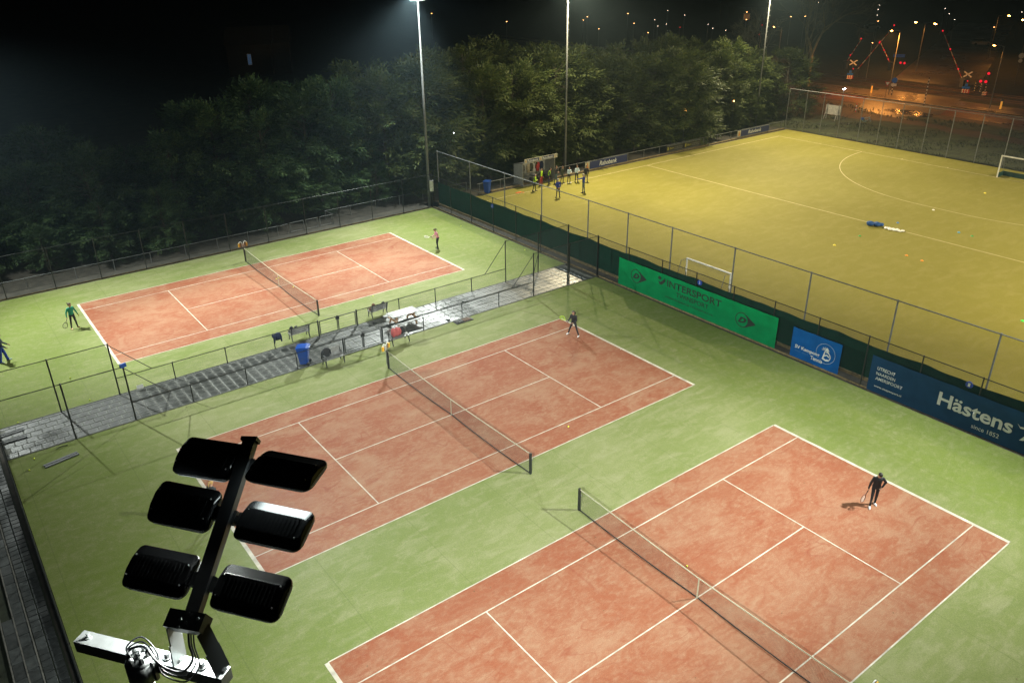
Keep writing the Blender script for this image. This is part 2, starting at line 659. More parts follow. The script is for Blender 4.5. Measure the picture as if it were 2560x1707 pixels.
for cx, cyy, nm in COURTS:
    sheet('clay_court', rect(cx - HL, cx + HL, cyy - HW, cyy + HW), 0.004, CLAY)
    b = MB()
    lw = 0.05
    z = 0.009
    for s in (-1, 1):
        frame_rect(b, cx + s * HL - 0.075, cx + s * HL + 0.075, cyy - HW, cyy + HW, z)
        xa, xb = cx - HL + 0.075, cx + HL - 0.075
        frame_rect(b, xa, xb, cyy + s * HW - lw / 2, cyy + s * HW + lw / 2, z)
        frame_rect(b, xa, xb, cyy + s * SW - lw / 2, cyy + s * SW + lw / 2, z)
        frame_rect(b, cx + s * SV - lw / 2, cx + s * SV + lw / 2, cyy - SW + lw / 2, cyy + SW - lw / 2, z)
        frame_rect(b, cx + s * HL - s * 0.075 - 0.1, cx + s * HL - s * 0.075 + 0.1, cyy - lw / 2, cyy + lw / 2, z + 0.001)
    frame_rect(b, cx - SV + lw / 2, cx + SV - lw / 2, cyy - lw / 2, cyy + lw / 2, z)
    b.build('court_markings', LINE, kind='structure')

# hockey markings
b = MB()
z = 0.006
frame_rect(b, 21.2, 67.6, 29.86, 29.935, z)
frame_rect(b, 67.56, 67.64, -44, 29.86, z)
frame_rect(b, 44.64, 44.72, -44, 29.86, z)
GY = 2.4
arc = []
for i in range(33):
    t = math.pi / 2 + (math.pi / 2) * i / 32
    arc.append((67.56 + 14.63 * math.cos(t), GY + 1.83 + 14.63 * math.sin(t)))
for i in range(33):
    t = math.pi + (math.pi / 2) * i / 32
    arc.append((67.56 + 14.63 * math.cos(t), GY - 1.83 + 14.63 * math.sin(t)))
for (xa, ya), (xb, yb) in zip(arc[:-1], arc[1:]):
    d = Vector((xb - xa, yb - ya)).normalized()
    n = Vector((-d.y, d.x)) * 0.038
    b.add([(xa - n.x, ya - n.y, z), (xb - n.x, yb - n.y, z), (xb + n.x, yb + n.y, z), (xa + n.x, ya + n.y, z)], [(0, 1, 2, 3)])
for yy in (GY + 6.83, GY + 11.83):
    frame_rect(b, 67.64, 67.95, yy - 0.04, yy + 0.04, z)
b.build('field_markings', HLINE, kind='structure')


# ------------------------------------------------------------------ paved path (slabs are parts)
def slab_mesh(sx, sy, name, m=None):
    b = MB()
    hx, hy, bv = sx / 2, sy / 2, 0.012
    zt, zb, ze = 0.0, -0.045, -0.008
    vs_ = [(-hx, -hy, zb), (hx, -hy, zb), (hx, hy, zb), (-hx, hy, zb), (-hx, -hy, ze), (hx, -hy, ze), (hx, hy, ze), (-hx, hy, ze),
           (-hx + bv, -hy + bv, zt), (hx - bv, -hy + bv, zt), (hx - bv, hy - bv, zt), (-hx + bv, hy - bv, zt)]
    fs = [(8, 9, 10, 11)]
    for a in (0, 4):
        for i in range(4):
            j = (i + 1) % 4
            fs.append((a + i, a + j, a + 4 + j, a + 4 + i))
    me = bpy.data.meshes.new(name)
    me.from_pydata(vs_, [], fs)
    me.materials.append(m or TILE)
    return me


path = sheet('paved_path', rect(-18.42, 18.3, 9.41, 12.69), -0.022, JOINT)
SLAB = slab_mesh(0.466, 0.466, 'paving_slab')
HALF = slab_mesh(0.228, 0.478, 'paving_slab')
EDGE = slab_mesh(0.478, 0.2, 'paving_slab')
spots = []
for j in range(6):
    yy = 9.45 + 0.26 + 0.5 * j + 0.02
    stag = 0.25 if (j % 2) else 0.0
    for i in range(74):
        xx = -18.2 + 0.5 * i
        if xx < -12.7:
            xx += stag
        if xx < 17.9:
            spots.append((xx, yy))
spots.sort(key=lambda p: (p[0] + 18.4) ** 2 + (p[1] + 29.7) ** 2)
stuff = MB()
for k, (xx, yy) in enumerate(spots):
    dz = random.uniform(-0.004, 0.004)
    if k < 300:
        o = bpy.data.objects.new('paving_slab', SLAB)
        COL.objects.link(o)
        o.parent = path
        o.location = (xx, yy, dz)
        o.rotation_euler = (random.uniform(-.006, .006), random.uniform(-.006, .006), random.uniform(-.008, .008))
    else:
        o0 = len(stuff.v)
        stuff.add([(v.co.x + xx, v.co.y + yy, v.co.z + dz) for v in SLAB.vertices], [tuple(p.vertices) for p in SLAB.polygons])
stuff.build('paving_slab', TILE_FAR, parent=path, kind='stuff')
edge = MB()
for i in range(74):
    xx = -18.2 + 0.5 * i
    if xx < 17.9:
        edge.add([(v.co.x + xx, v.co.y + 12.60, v.co.z) for v in EDGE.vertices], [tuple(p.vertices) for p in EDGE.polygons])
edge.build('edging_slab', TILE, parent=path, kind='stuff')
for yy in (9.405, 12.705):
    kb = MB()
    for i in range(37):
        kb.box(-18.4 + i, -18.4 + i + 0.985, yy - 0.028, yy + 0.028, -0.1, 0.022)
    kb.build('path_kerb', mat('dark kerb', (0.06, 0.06, 0.05), 0.7, vary=0.3), kind='structure')
MOSS = mat('mossy wood edging', (0.15, 0.11, 0.05), 0.8, vary=0.4, scale=5)

# paved terrace along the west side
wp = sheet('side_pavement', rect(-21.6, -18.68, -30, 32), -0.03, mat('grass joint', (0.02, 0.026, 0.012), 0.9, vary=0.3))
TW = slab_mesh(0.36, 0.50, 'paving_slab')
wst = MB()
n = 0
cand = []
for i, xx in enumerate((-18.89, -19.22)):
    for k in range(80):
        cand.append((xx - 0.005 * i, -9.5 + 0.31 * k, 0.30, 0.285, -0.0))
for i, xx in enumerate((-19.62,)):
    for k in range(30):
        cand.append((xx, -9.5 + 0.62 * k, 0.34, 0.6, 0.0))
for k in range(16):
    cand.append((-20.0, -9.5 + 0.8 * k, 0.36, 0.78, 0.0))
for xx, yy, sx, sy, zz in cand:
    if n < 200:
        me = slab_mesh(sx, sy, 'paving_slab', TILE_DIM) if (sx, sy) not in MATS else None
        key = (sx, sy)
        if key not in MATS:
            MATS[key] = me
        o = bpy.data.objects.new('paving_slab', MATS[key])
        COL.objects.link(o)
        o.parent = wp
        o.location = (xx, yy, zz + random.uniform(-.004, .004))
        o.rotation_euler = (random.uniform(-.01, .01), random.uniform(-.01, .01), random.uniform(-.008, .008))
        n += 1
kb = MB()
for xx, zz in ((-19.42, 0.0), (-19.81, 0.0), (-20.21, 0.02)):
    kb.box(xx - 0.022, xx + 0.022, -30, 14, zz - 0.3, zz + 0.012)
kb.build('terrace_kerb', CONCRETE, parent=wp)
sheet('dark_strip', rect(-18.68, -18.44, -30, 32), -0.012, SOIL)  # narrow dark sheet along the foot of the west fence

# ------------------------------------------------------------------ fences
def chain_mesh(b, o, du, L, H, pitch=0.0707, wr=0.0014, z0=0.03):
    """diamond wire netting as thin prisms; o origin, du unit vector along the run"""
    o = Vector(o); du = Vector(du); dz = Vector((0, 0, 1))
    nn = du.cross(dz)
    H0 = H - z0
    for s in (1, -1):
        k0 = int(math.floor(-H0 / pitch)) if s == 1 else 0
        k1 = int(math.ceil(L / pitch)) if s == 1 else int(math.ceil((L + H0) / pitch))
        for k in range(k0, k1 + 1):
            c = k * pitch
            # line u = c + s*v
            va, vb = 0.0, H0
            if s == 1:
                va = max(va, -c); vb = min(vb, L - c)
            else:
                va = max(va, c - L); vb = min(vb, c)
            if vb - va < 0.02:
                continue
            p = o + du * (c + s * va) + dz * (z0 + va)
            q = o + du * (c + s * vb) + dz * (z0 + vb)
            d = (q - p).normalized()
            t = nn.cross(d)
            vv = []
            for e in (p, q):
                for ang in (0.5, 2.6, 4.7):
                    vv.append(e + (nn * math.cos(ang) + t * math.sin(ang)) * wr)
            b.add(vv, [(0, 1, 4, 3), (1, 2, 5, 4), (2, 0, 3, 5)])


def fence(name, label, p0, p1, H, posts, steel, wire, cat='fence', group=None, pr=0.03, rr=0.021, mesh=True, braces=(), skip_post=(), mid=None, pitch=0.0707, wr=0.0018, base=0.0):
    """p0,p1 ground ends; posts distances along the run"""
    p0 = Vector((*p0, base)); p1 = Vector((*p1, base))
    L = (p1 - p0).length
    du = (p1 - p0).normalized()
    t = thing(name, label, cat, p0, 0, group)
    for s in posts:
        if s in skip_post:
            continue
        b = MB().tube(du * s + Vector((0, 0, -0.05)), du * s + Vector((0, 0, H + 0.015)), pr, n=8)
        b.ball(du * s + Vector((0, 0, H + 0.02)), pr * 1.15, 8, 4)
        b.build('post', steel, t)
    MB().tube(Vector((0, 0, H)), du * L + Vector((0, 0, H)), rr, n=6).build('top_rail', steel, t)
    if mid:
        MB().tube(Vector((0, 0, mid)), du * L + Vector((0, 0, mid)), rr * 0.7, n=6).build('middle_rail', steel, t)
    for a, c in braces:
        MB().tube(Vector(a), Vector(c), rr, n=6).build('brace', steel, t)
    if mesh:
        mb_ = MB()
        chain_mesh(mb_, (0, 0, 0), du, L, H - 0.02, pitch, wr)
        # tension wires
        for zz in (0.05, H * 0.5):
            mb_.tube(Vector((0, 0, zz)), du * L + Vector((0, 0, zz)), wr * 1.2, n=3)
        mb_.build('wire_mesh', wire, t, kind='stuff')
    return t


YA, YB = 12.64, 9.455
fence('low_fence', 'low black rail fence left of the gate, far court side of path', (-12.73, YA), (-1.29, YA), 1.0, [2.89, 5.79, 8.64, 11.44], BLACK_STEEL, WIRE_BLACK)
fence('low_fence', 'low black rail fence behind the picnic table, far side of the paved path', (1.30, YA), (12.86, YA), 1.0, [0.0, 3.0, 5.75, 8.66], BLACK_STEEL, WIRE_BLACK)
fence('low_fence', 'low black rail fence in front of the blue wheelie bin, middle court side of path', (-12.73, YB), (-1.22, YB), 1.0, [2.87, 5.77, 8.65, 11.51], BLACK_STEEL, WIRE_BLACK)
fence('low_fence', 'low black rail fence above the dark shoe mat, middle court side of path', (1.33, YB), (12.82, YB), 1.0, [0.0, 2.85, 5.7, 8.6], BLACK_STEEL, WIRE_BLACK)
fence('tall_fence', 'tall black wire fence at the west end of path, far court side', (-18.46, YA), (-12.73, YA), 3.0, [0.0, 2.9, 5.73], BLACK_STEEL, WIRE_BLACK, pr=0.038, braces=[((5.73, 0, 2.95), (7.55, 0, 1.0))])
fence('tall_fence', 'tall black wire fence at the west end of path, carrying a small blue box', (-18.46, YB), (-12.73, YB), 3.0, [0.0, 2.95, 5.73], BLACK_STEEL, WIRE_BLACK, pr=0.04, braces=[((5.73, 0, 2.95), (7.53, 0, 1.0))])
fence('tall_fence', 'tall black wire fence at the east end of path, far court side', (12.87, YA), (18.6, YA), 3.0, [0.0, 2.92, 5.76], BLACK_STEEL, WIRE_BLACK, pr=0.038, braces=[((0, 0, 2.95), (-1.78, 0, 1.0)), ((2.92, 0, 1.4), (2.5, 0, 0.02))])
fence('tall_fence', 'tall black wire fence at the east end of path, middle court side', (12.83, YB), (18.6, YB), 3.0, [0.0, 3.02, 3.14, 5.76], BLACK_STEEL, WIRE_BLACK, pr=0.04, braces=[((0, 0, 2.95), (-1.82, 0, 1.0))])
ys = [31.4, 28.4, 25.25, 22.08, 19.0, 15.9, 12.72, 9.45, 6.45, 3.42, 0.55, -2.34, -5.23, -8.1, -11.0, -13.86, -16.72, -19.6, -22.5, -25.4]
east = fence('tall_fence', 'long tall black fence along the east side of the courts, carrying the banners', (18.65, 31.4), (18.65, -27), 2.93, [31.4 - y for y in ys], BLACK_STEEL, WIRE_BLACK, pr=0.034, rr=0.024)
MB().box(-0.03, 0.03, -58.3, 0, 0.0, 0.1).build('bottom_board', MOSS, east)
xs = [-18.46, -15.5, -12.44, -9.45, -6.34, -3.2, -0.05, 3.1, 6.38, 9.4, 12.5, 15.6, 18.6]
north = fence('tall_fence', 'tall black fence along the north edge of the far court, before the trees', (-18.46, 31.42), (18.6, 31.42), 3.0, [x + 18.46 for x in xs], BLACK_STEEL, WIRE_BLACK, pr=0.03, rr=0.02, wr=0.001)
MB().box(0, 37, -0.02, 0.02, 0.0, 0.08).build('bottom_board', MOSS, north)
west = fence('tall_fence', 'tall black fence seen edge-on along the west side beside the terrace', (-18.5, 31.4), (-18.5, 12.7), 2.9, [0, 3, 6, 9, 12, 15, 18.6], BLACK_STEEL, WIRE_BLACK)
west2 = fence('low_fence', 'black fence with bright top rail along the west side of the middle court', (-18.5, 9.4), (-18.5, -27), 1.0, [0, 3, 6, 9, 12, 15, 18, 21, 24, 27, 30, 33, 36], BLACK_STEEL, WIRE_BLACK, rr=0.03)
MB().box(-0.035, 0.035, -36.4, 0, 0.0, 0.22).build('bottom_board', RUBBER, west2)

# tall grey ball-stop fence between courts and hockey field, with the sagging windscreen
gy = [31.7, 26.6, 21.65, 16.9, 11.6, 7.6, 3.6, -1.4, -6.6, -11.6, -16.6, -21.6, -26.6]
grey = fence('ball_stop_fence', 'tall grey ball stop fence between the courts and the hockey field', (19.56, 31.7), (19.56, -30), 4.87, [31.7 - y for y in gy], GALV_DULL, WIRE_GREY, pr=0.045, rr=0.032, pitch=0.0848, wr=0.0011)
SCREEN = cloth_mat('dark green windscreen', (0.002, 0.03, 0.018), 0.1, 0.8)
mbk = MB()
NU, NV = 240, 8
L0 = 61.5
for i in range(NU + 1):
    s = L0 * i / NU
    ph = (s % 5.05) / 5.05
    sag = 0.16 * (1 - abs(2 * ph - 1) ** 2) * (0.5 + 0.5 * mnoise.noise((s * 0.12, 3, 1))) + 0.05 * mnoise.noise((s * 0.9, 0, 0))
    top = 2.2 - sag - 0.07
    for j in range(NV + 1):
        zz = 0.06 + (top - 0.06) * j / NV
        off = 0.03 * mnoise.noise((s * 0.8, zz * 0.9, 5)) * math.sin(math.pi * j / NV)
        mbk.v.append((-0.07 + off, -s, zz))
for i in range(NU):
    for j in range(NV):
        a = i * (NV + 1) + j
        mbk.f.append((a, a + 1, a + NV + 2, a + NV + 1)); mbk.mi.append(0)
mbk.build('windscreen', SCREEN, grey, smooth=True)
MB().box(-0.12, -0.06, -61.6, 0, -0.02, 0.16).build('bottom_board', MOSS, grey)

# far hockey fence
hb = fence('ball_stop_fence', 'tall grey ball stop fence at the far end of the hockey field', (71.7, 32.1), (72.3, -14), 4.95,
           [0.05, 2.6, 4.95, 7.35, 10.0, 12.4, 14.85, 17.75, 20.5, 23.5, 26.3, 29.2, 32.1, 35, 38, 41, 44], GALV_DULL, WIRE_GREY, pr=0.04, rr=0.03, pitch=0.0848, wr=0.0013)
d = Vector((0.6, -46.1, 0)).normalized()
for k in range(9):
    MB().tube(Vector((0, 0, 0.12 + 0.15 * k)), d * 46 + Vector((0, 0, 0.12 + 0.15 * k)), 0.007, n=4).build('ball_wire', GALV_DULL, hb)

# low fence along the north side of hockey
nb = fence('low_fence', 'low grey rail fence with advertising boards along the north side of hockey field', (24.2, 32.35), (71.7, 32.35), 0.95,
           [0.3 + 2.46 * k for k in range(20)], GALV_DULL, WIRE_GREY, pr=0.028, rr=0.024, pitch=0.0848)
MB().box(0, 47.4, -0.35, -0.1, 0.0, 0.12).build('bottom_board', MOSS, nb)
# low grey fence and gates behind the far court
xs = [-14.0, -10.85, -8.25, -5.65, -3.07, -0.58, 1.9, 4.41]
fence('low_fence', 'low grey fence behind the far court, left of the small gates', (-24, 32.75), (5.3, 32.68), 0.78, [x + 24 for x in [-22, -19.5, -16.6] + xs] + [29.25], GALV_DULL, WIRE_GREY, pr=0.026, rr=0.02)
fence('low_fence', 'low grey fence behind the far court, right of the small gates', (9.35, 34.2), (24.2, 34.1), 0.78, [0.05, 2.45, 4.95, 7.4, 9.9, 12.4, 14.8], GALV_DULL, WIRE_GREY, pr=0.026, rr=0.02)
fence('low_fence', 'short return of low grey fence beside the small gates', (9.36, 34.15), (9.4, 32.65), 0.82, [1.48], GALV_DULL, WIRE_GREY, pr=0.03, rr=0.022)


def small_gate(x0, x1, y, h, label):
    t = thing('metal_gate', label, 'gate', (x0, y, 0), 0, 'small grey gates behind the far court')
    wdt = x1 - x0
    f = MB()
    for s in (0.04, wdt - 0.04):
        f.tube((s, 0, 0), (s, 0, h), 0.026, n=8)
    f.tube((0.04, 0, h), (wdt - 0.04, 0, h), 0.022, n=8).tube((0.04, 0, 0.1), (wdt - 0.04, 0, 0.1), 0.018, n=8)
    f.build('gate_frame', GALV_DULL, t)
    m_ = MB()
    chain_mesh(m_, (0.05, 0, 0), (1, 0, 0), wdt - 0.1, h - 0.02)
    m_.build('wire_mesh', WIRE_GREY, t, kind='stuff')


small_gate(5.45, 6.72, 32.62, 0.85, 'left small grey gate in the fence behind the far court')
small_gate(6.86, 7.98, 32.62, 0.85, 'middle small grey gate in the fence behind the far court')
small_gate(8.12, 9.3, 32.62, 0.85, 'right small grey gate in the fence behind the far court')


def double_gate(x0, x1, y, label):
    t = thing('double_gate', label, 'gate', ((x0 + x1) / 2, y, 0), 0, 'gates between the courts and the path')
    hw = (x1 - x0) / 2
    for s in (-1, 1):
        b = MB().tube((s * hw, 0, -0.05), (s * hw, 0, 1.05), 0.045, n=10)
        b.ball((s * hw, 0, 1.06), 0.05, 8, 4)
        b.build('gate_post', BLACK_STEEL, t)
        f = MB()
        xa, xb = s * 0.04, s * (hw - 0.1)
        for xx in (xa, xb):
            f.box(xx - 0.022, xx + 0.022, -0.022, 0.022, 0.08, 1.0)
        lo, hi = min(xa, xb) + .022, max(xa, xb) - .022
        f.box(lo, hi, -0.02, 0.02, 0.96, 1.0).box(lo, hi, -0.02, 0.02, 0.08, 0.12)
        g = f.build('gate_leaf', BLACK_STEEL, t)
        for k in range(4):
            zz = 0.26 + 0.17 * k
            MB().tube((lo, 0, zz), (hi, 0, zz), 0.006, n=4).build('bar', DARK_STEEL, g)
    MB().box(-0.11, 0.11, -0.05, 0.05, 0.8, 0.95).ball((0, 0.0, 1.0), 0.06, 8, 5).build('lock_box', RUBBER, t)


double_gate(-1.28, 1.29, YA, 'black double gate on the far court side of the path')
double_gate(-1.21, 1.33, YB, 'black double gate beside the red bag on the middle court side')


# ------------------------------------------------------------------ nets
def net(cx, cyy, label):
    t = thing('tennis_net', label, 'tennis net', (cx, cyy, 0), 0, 'nets across the three courts')
    for s in (-1, 1):
        b = MB().box(-0.045, 0.045, s * 6.4 - 0.045, s * 6.4 + 0.045, -0.05, 1.07)
        b.box(-0.05, 0.05, s * 6.4 - 0.05, s * 6.4 + 0.05, 1.07, 1.085)
        b.tube((0.045, s * 6.4, 0.7), (0.11, s * 6.4, 0.7), 0.02, n=6)
        b.build('net_post', BLACK_STEEL, t)

    def top(y):
        return 0.914 + 0.156 * (abs(y) / 6.36) ** 1.25

    def bot(y):
        return 0.025 + 0.02 * (1 - abs(abs(y) - 3.2) / 3.2)

    def bx(y):
        return -0.10 * math.sin(math.pi * min(abs(y) / 6.36, 1)) * 0.8

    m_ = MB()
    cw = 0.0023
    n = 284
    for i in range(n + 1):
        y = -6.36 + 12.72 * i / n
        p = Vector((bx(y), y, bot(y))); q = Vector((0, y, top(y)))
        vv = []
        for e in (p, q):
            for a in (0, 2.09, 4.19):
                vv.append(e + Vector((math.cos(a), math.sin(a), 0)) * cw)
        m_.add(vv, [(0, 1, 4, 3), (1, 2, 5, 4), (2, 0, 3, 5)])
    K = 21
    for k in range(K + 1):
        f = k / K
        pts = []
        for i in range(25):
            y = -6.36 + 12.72 * i / 24
            pts.append((bx(y) * (1 - f), y, bot(y) + (top(y) - bot(y)) * f))
        for a, c in zip(pts[:-1], pts[1:]):
            m_.tube(a, c, cw, n=3, cap=False)
    m_.build('net_mesh', NET_CORD, t, kind='stuff')
    hb_ = MB()
    for i in range(32):
        ya, yb = -6.36 + 12.72 * i / 32, -6.36 + 12.72 * (i + 1) / 32
        hb_.beam((0, ya, top(ya) - 0.02), (0, yb, top(yb) - 0.02), 0.02, 0.045)
    hb_.build('headband', BAND, t)
    bb = MB()
    for i in range(32):
        ya, yb = -6.36 + 12.72 * i / 32, -6.36 + 12.72 * (i + 1) / 32
        bb.beam((bx(ya), ya, bot(ya)), (bx(yb), yb, bot(yb)), 0.02, 0.045)
    bb.build('bottom_band', NET_CORD, t)
    MB().box(-0.018, -0.01, -0.027, 0.027, 0.01, 0.93).build('center_strap', BAND, t)
    st = MB()
    for s in (-1, 1):
        st.tube((0.03, s * 5.03, 0.0), (0.02, s * 5.03, 1.03), 0.018, n=6)
    return t


net(0.03, 21.94, 'black tennis net with white headband across the far court')
net(0.0, 0.0, 'black tennis net with faded band across the middle court')
net(0.0, -16.065, 'black tennis net across the near court at the bottom of the view')


def scoreboard(x, y, rz, label):
    t = thing('score_stand', label, 'scoreboard', (x, y, 0), rz, 'score counters on the net posts')
    b = MB().box(-0.03, 0.03, 0.055, 0.1, 0.2, 1.25)
    b.box(-0.08, 0.08, 0.055, 0.09, 1.14, 1.42)
    b.build('mount', GALV, t)
    for s in (-1, 1):
        pts = [(s * 0.07, 0.075, 1.15)]
        for i in range(13):
            a = math.pi * i / 12
            pts.append((s * (0.07 + 0.11 * (1 - math.cos(a))), 0.075, 1.42 + 0.14 * math.sin(a)))
        pts.append((s * 0.29, 0.075, 1.18))
        MB().path(pts, 0.022, 6).build('hoop', WHITE_PAINT, t)
        pl = MB()
        for k in range(6):
            zz = 1.18 + k * 0.045
            pl.box(s * 0.29 - 0.055, s * 0.29 + 0.055, 0.03, 0.12, zz, zz + 0.035)
        pl.build('number_plate', YELLOW, t)
        MB().box(s * 0.18 - 0.055, s * 0.18 + 0.055, 0.06, 0.09, 1.16, 1.42).build('back_plate', WOOD_BROWN, t)
    return t


scoreboard(0.03, 28.34, 0, 'white hooped score counter with yellow plates on the far court net post')
scoreboard(0.0, 6.4, 0.5, 'white and yellow score counter on the middle court net post by the red bag')
scoreboard(0.0, -22.465, math.pi, 'yellow and white score counter at the bottom edge on the near court net post')


# ------------------------------------------------------------------ banners with lettering
def text_mesh(name, body, mat_, parent, to3d, u0, u1, v0, v1, bold=0.0, shear=0.0):
    """lettering fitted to a box in banner coordinates (u right, v up)"""
    cu = bpy.data.curves.new(name, 'FONT')
    cu.body = body
    cu.offset = bold
    cu.shear = shear
    cu.resolution_u = 3
    ob = bpy.data.objects.new(name, cu)
    COL.objects.link(ob)
    dg = bpy.context.evaluated_depsgraph_get()
    me = bpy.data.meshes.new_from_object(ob.evaluated_get(dg))
    bpy.data.objects.remove(ob)
    co = np.array([v.co[:] for v in me.vertices])
    lo, hi = co.min(0), co.max(0)
    for v in me.vertices:
        a = (v.co.x - lo[0]) / (hi[0] - lo[0])
        c = (v.co.y - lo[1]) / (hi[1] - lo[1])
        v.co = Vector(to3d(u0 + (u1 - u0) * a, v0 + (v1 - v0) * c))
    me.materials.clear()
    me.materials.append(mat_)
    o = bpy.data.objects.new(name, me)
    COL.objects.link(o)
    o.parent = parent
    return o


def ripple(u, v, k):
    return 0.012 * mnoise.noise((u * 0.7 + k, v * 0.8, k)) + 0.006 * mnoise.noise((u * 2.1, v * 1.2, k + 4))


def banner(name, label, ytop, z0, z1, Lb, cloth, edge_sag=0.02, k=0.0):
    """hung on the west side of the east fence; u runs towards -y"""
    t = thing(name, label, 'banner', (18.6, ytop, 0), 0)

    def to3d(u, v, lift=0.0):
        return (-0.02 - lift + ripple(u, v, k), -u, v)
    b = MB()
    NU_, NV_ = max(8, int(Lb * 4)), 8
    for layer in (0.0, -0.006):
        for i in range(NU_ + 1):
            for j in range(NV_ + 1):
                u = Lb * i / NU_
                f = j / NV_
                top = z1 - edge_sag * math.sin(math.pi * ((u / 1.4) % 1.0)) if u > 0 else z1
                b.v.append(to3d(u, z0 + (top - z0) * f, layer))
    S = (NU_ + 1) * (NV_ + 1)
    for i in range(NU_):
        for j in range(NV_):
            a = i * (NV_ + 1) + j
            b.f.append((a, a + 1, a + NV_ + 2, a + NV_ + 1)); b.mi.append(0)
    b.v = b.v[:S]
    b.build('cloth', cloth, t, smooth=True)
    return t, (lambda u, v: to3d(u, v, 0.014)), (lambda u, v: to3d(u, v, 0.018))


INK = mat('black print', (0.004, 0.016, 0.009), 0.7)
INK_W = mat('white print', (0.55, 0.57, 0.56), 0.6, vary=0.1, scale=3)
INK_PALE = mat('pale print', (0.42, 0.5, 0.55), 0.6)
GREEN_CLOTH = cloth_mat('green banner cloth', (0.0, 0.25, 0.08), 0.35, 0.6)
BLUE_CLOTH = cloth_mat('blue banner cloth', (0.004, 0.10, 0.36), 0.3, 0.6)
NAVY_CLOTH = cloth_mat('navy banner cloth', (0.010, 0.05, 0.125), 0.25, 0.6)

t, P1, P2 = banner('sponsor_banner', 'long green sports shop banner with two winged D emblems on the east fence', 7.28, 0.14, 2.07, 12.9, GREEN_CLOTH)
Y0 = 7.28


def flying_d(cx, cz):
    u0_ = Y0 - cx
    b = MB()
    r1, r2 = 0.47, 0.425
    n = 40
    for i in range(n):
        a0, a1 = 2 * math.pi * i / n, 2 * math.pi * (i + 1) / n
        q = [(u0_ + r * math.cos(a), cz + r * math.sin(a)) for r, a in ((r1, a0), (r2, a0), (r2, a1), (r1, a1))]
        b.add([P1(*p) for p in q], [(0, 1, 2, 3)])
    pts = [(-0.42, 0.66), (0.3, 0.38), (1.0, 0.0), (0.32, -0.38), (-0.22, -0.76), (0.2, -0.36)]
    arcp = [(0.47 * math.cos(a), 0.47 * math.sin(a)) for a in np.linspace(-0.75, 0.85, 12)]
    pts = [(-0.42, 0.66), (0.34, 0.37), (1.0, 0.0), (0.36, -0.36), (-0.22, -0.76), (0.25, -0.42)] + arcp + [(0.28, 0.38)]
    b.poly([(u0_ + x, cz + z_) for x, z_ in pts], lambda u, v: P1(u, v))
    b.build('emblem', INK, t)
    text_mesh('emblem_letter', 'D', INK, t, P1, u0_ - 0.29, u0_ + 0.32, cz - 0.19, cz + 0.19, 0.06, 0.4)


flying_d(5.62, 1.19)
flying_d(-3.17, 1.09)
b = MB()
uc = Y0 - 3.42
for i in range(20):
    a0, a1 = 2 * math.pi * i / 20, 2 * math.pi * (i + 1) / 20
    b.add([P1(uc - 0.08, 1.72), P1(uc - 0.08 + 0.12 * math.cos(a0), 1.72 + 0.12 * math.sin(a0)), P1(uc - 0.08 + 0.12 * math.cos(a1), 1.72 + 0.12 * math.sin(a1))], [(0, 1, 2)])
b.poly([(uc - 0.2, 1.5), (uc - 0.05, 1.44), (uc + 0.12, 1.55), (uc + 0.38, 1.8), (uc + 0.4, 1.62), (uc + 0.3, 1.45), (uc + 0.1, 1.28), (uc - 0.06, 1.26)], lambda u, v: P1(u, v))
b.build('emblem', INK, t)
text_mesh('lettering', 'INTERSPORT', INK, t, P1, Y0 - 2.84, Y0 + 1.58, 1.32, 1.78, 0.012)
text_mesh('lettering', 'TWINSPORT', INK, t, P1, Y0 - 2.0, Y0 + 0.62, 0.88, 1.18, 0.004)
text_mesh('lettering', 'WWW.INTERSPORTTWINSPORT.NL', INK, t, P1, Y0 - 2.93, Y0 + 1.07, 0.55, 0.67)

t, P1, P2 = banner('club_banner', 'blue tennis club banner with a round palm tree emblem', -6.64, 0.15, 1.93, 3.04, BLUE_CLOTH, k=3)
Y0 = -6.64
text_mesh('lettering', 'SV Kampong', INK_W, t, P1, 0.27, 1.82, 0.68, 0.95, 0.02)
text_mesh('lettering', 'Tennis', INK_W, t, P1, 1.3, 2.04, 0.41, 0.64, 0.02)
b = MB()
cu_, cv_ = 2.16, 1.06
for i in range(48):
    a0, a1 = 2 * math.pi * i / 48, 2 * math.pi * (i + 1) / 48
    if 3.35 < a0 < 4.3:
        continue
    q = [(cu_ + r * math.cos(a), cv_ + r * math.sin(a)) for r, a in ((0.58, a0), (0.565, a0), (0.565, a1), (0.58, a1))]
    b.add([P1(*p) for p in q], [(0, 1, 2, 3)])
b.build('emblem_ring', INK_PALE, t)
b = MB()
# palm crown, trunk and small hut
for a in (-0.3, 0.25, 0.8, 1.57, 2.35, 2.9, 3.45):
    dx, dz_ = math.cos(a), math.sin(a)
    tip = (2.12 + 0.26 * dx, 1.28 + 0.2 * dz_ - 0.05)
    mid_ = (2.12 + 0.14 * dx - 0.03 * dz_, 1.31 + 0.16 * dz_ + 0.03 * dx)
    mid2 = (2.12 + 0.13 * dx + 0.03 * dz_, 1.26 + 0.13 * dz_ - 0.03 * dx)
    b.poly([(2.12, 1.28), mid_, tip, mid2], lambda u, v: P2(u, v))
b.poly([(2.1, 1.26), (2.15, 1.26), (2.1, 0.85), (2.03, 0.72), (1.98, 0.72)], lambda u, v: P1(u, v))
for i in range(24):
    a0, a1 = -2.4 + 4.2 * i / 24, -2.4 + 4.2 * (i + 1) / 24
    q = [(2.22 + r * math.cos(a), 0.92 + r * math.sin(a)) for r, a in ((0.27, a0), (0.22, a0), (0.22, a1), (0.27, a1))]
    b.add([P1(*p) for p in q], [(0, 1, 2, 3)])
b.poly([(2.08, 0.95), (2.24, 1.05), (2.42, 0.97), (2.38, 0.9), (2.24, 0.98), (2.12, 0.89)], lambda u, v: P2(u, v))
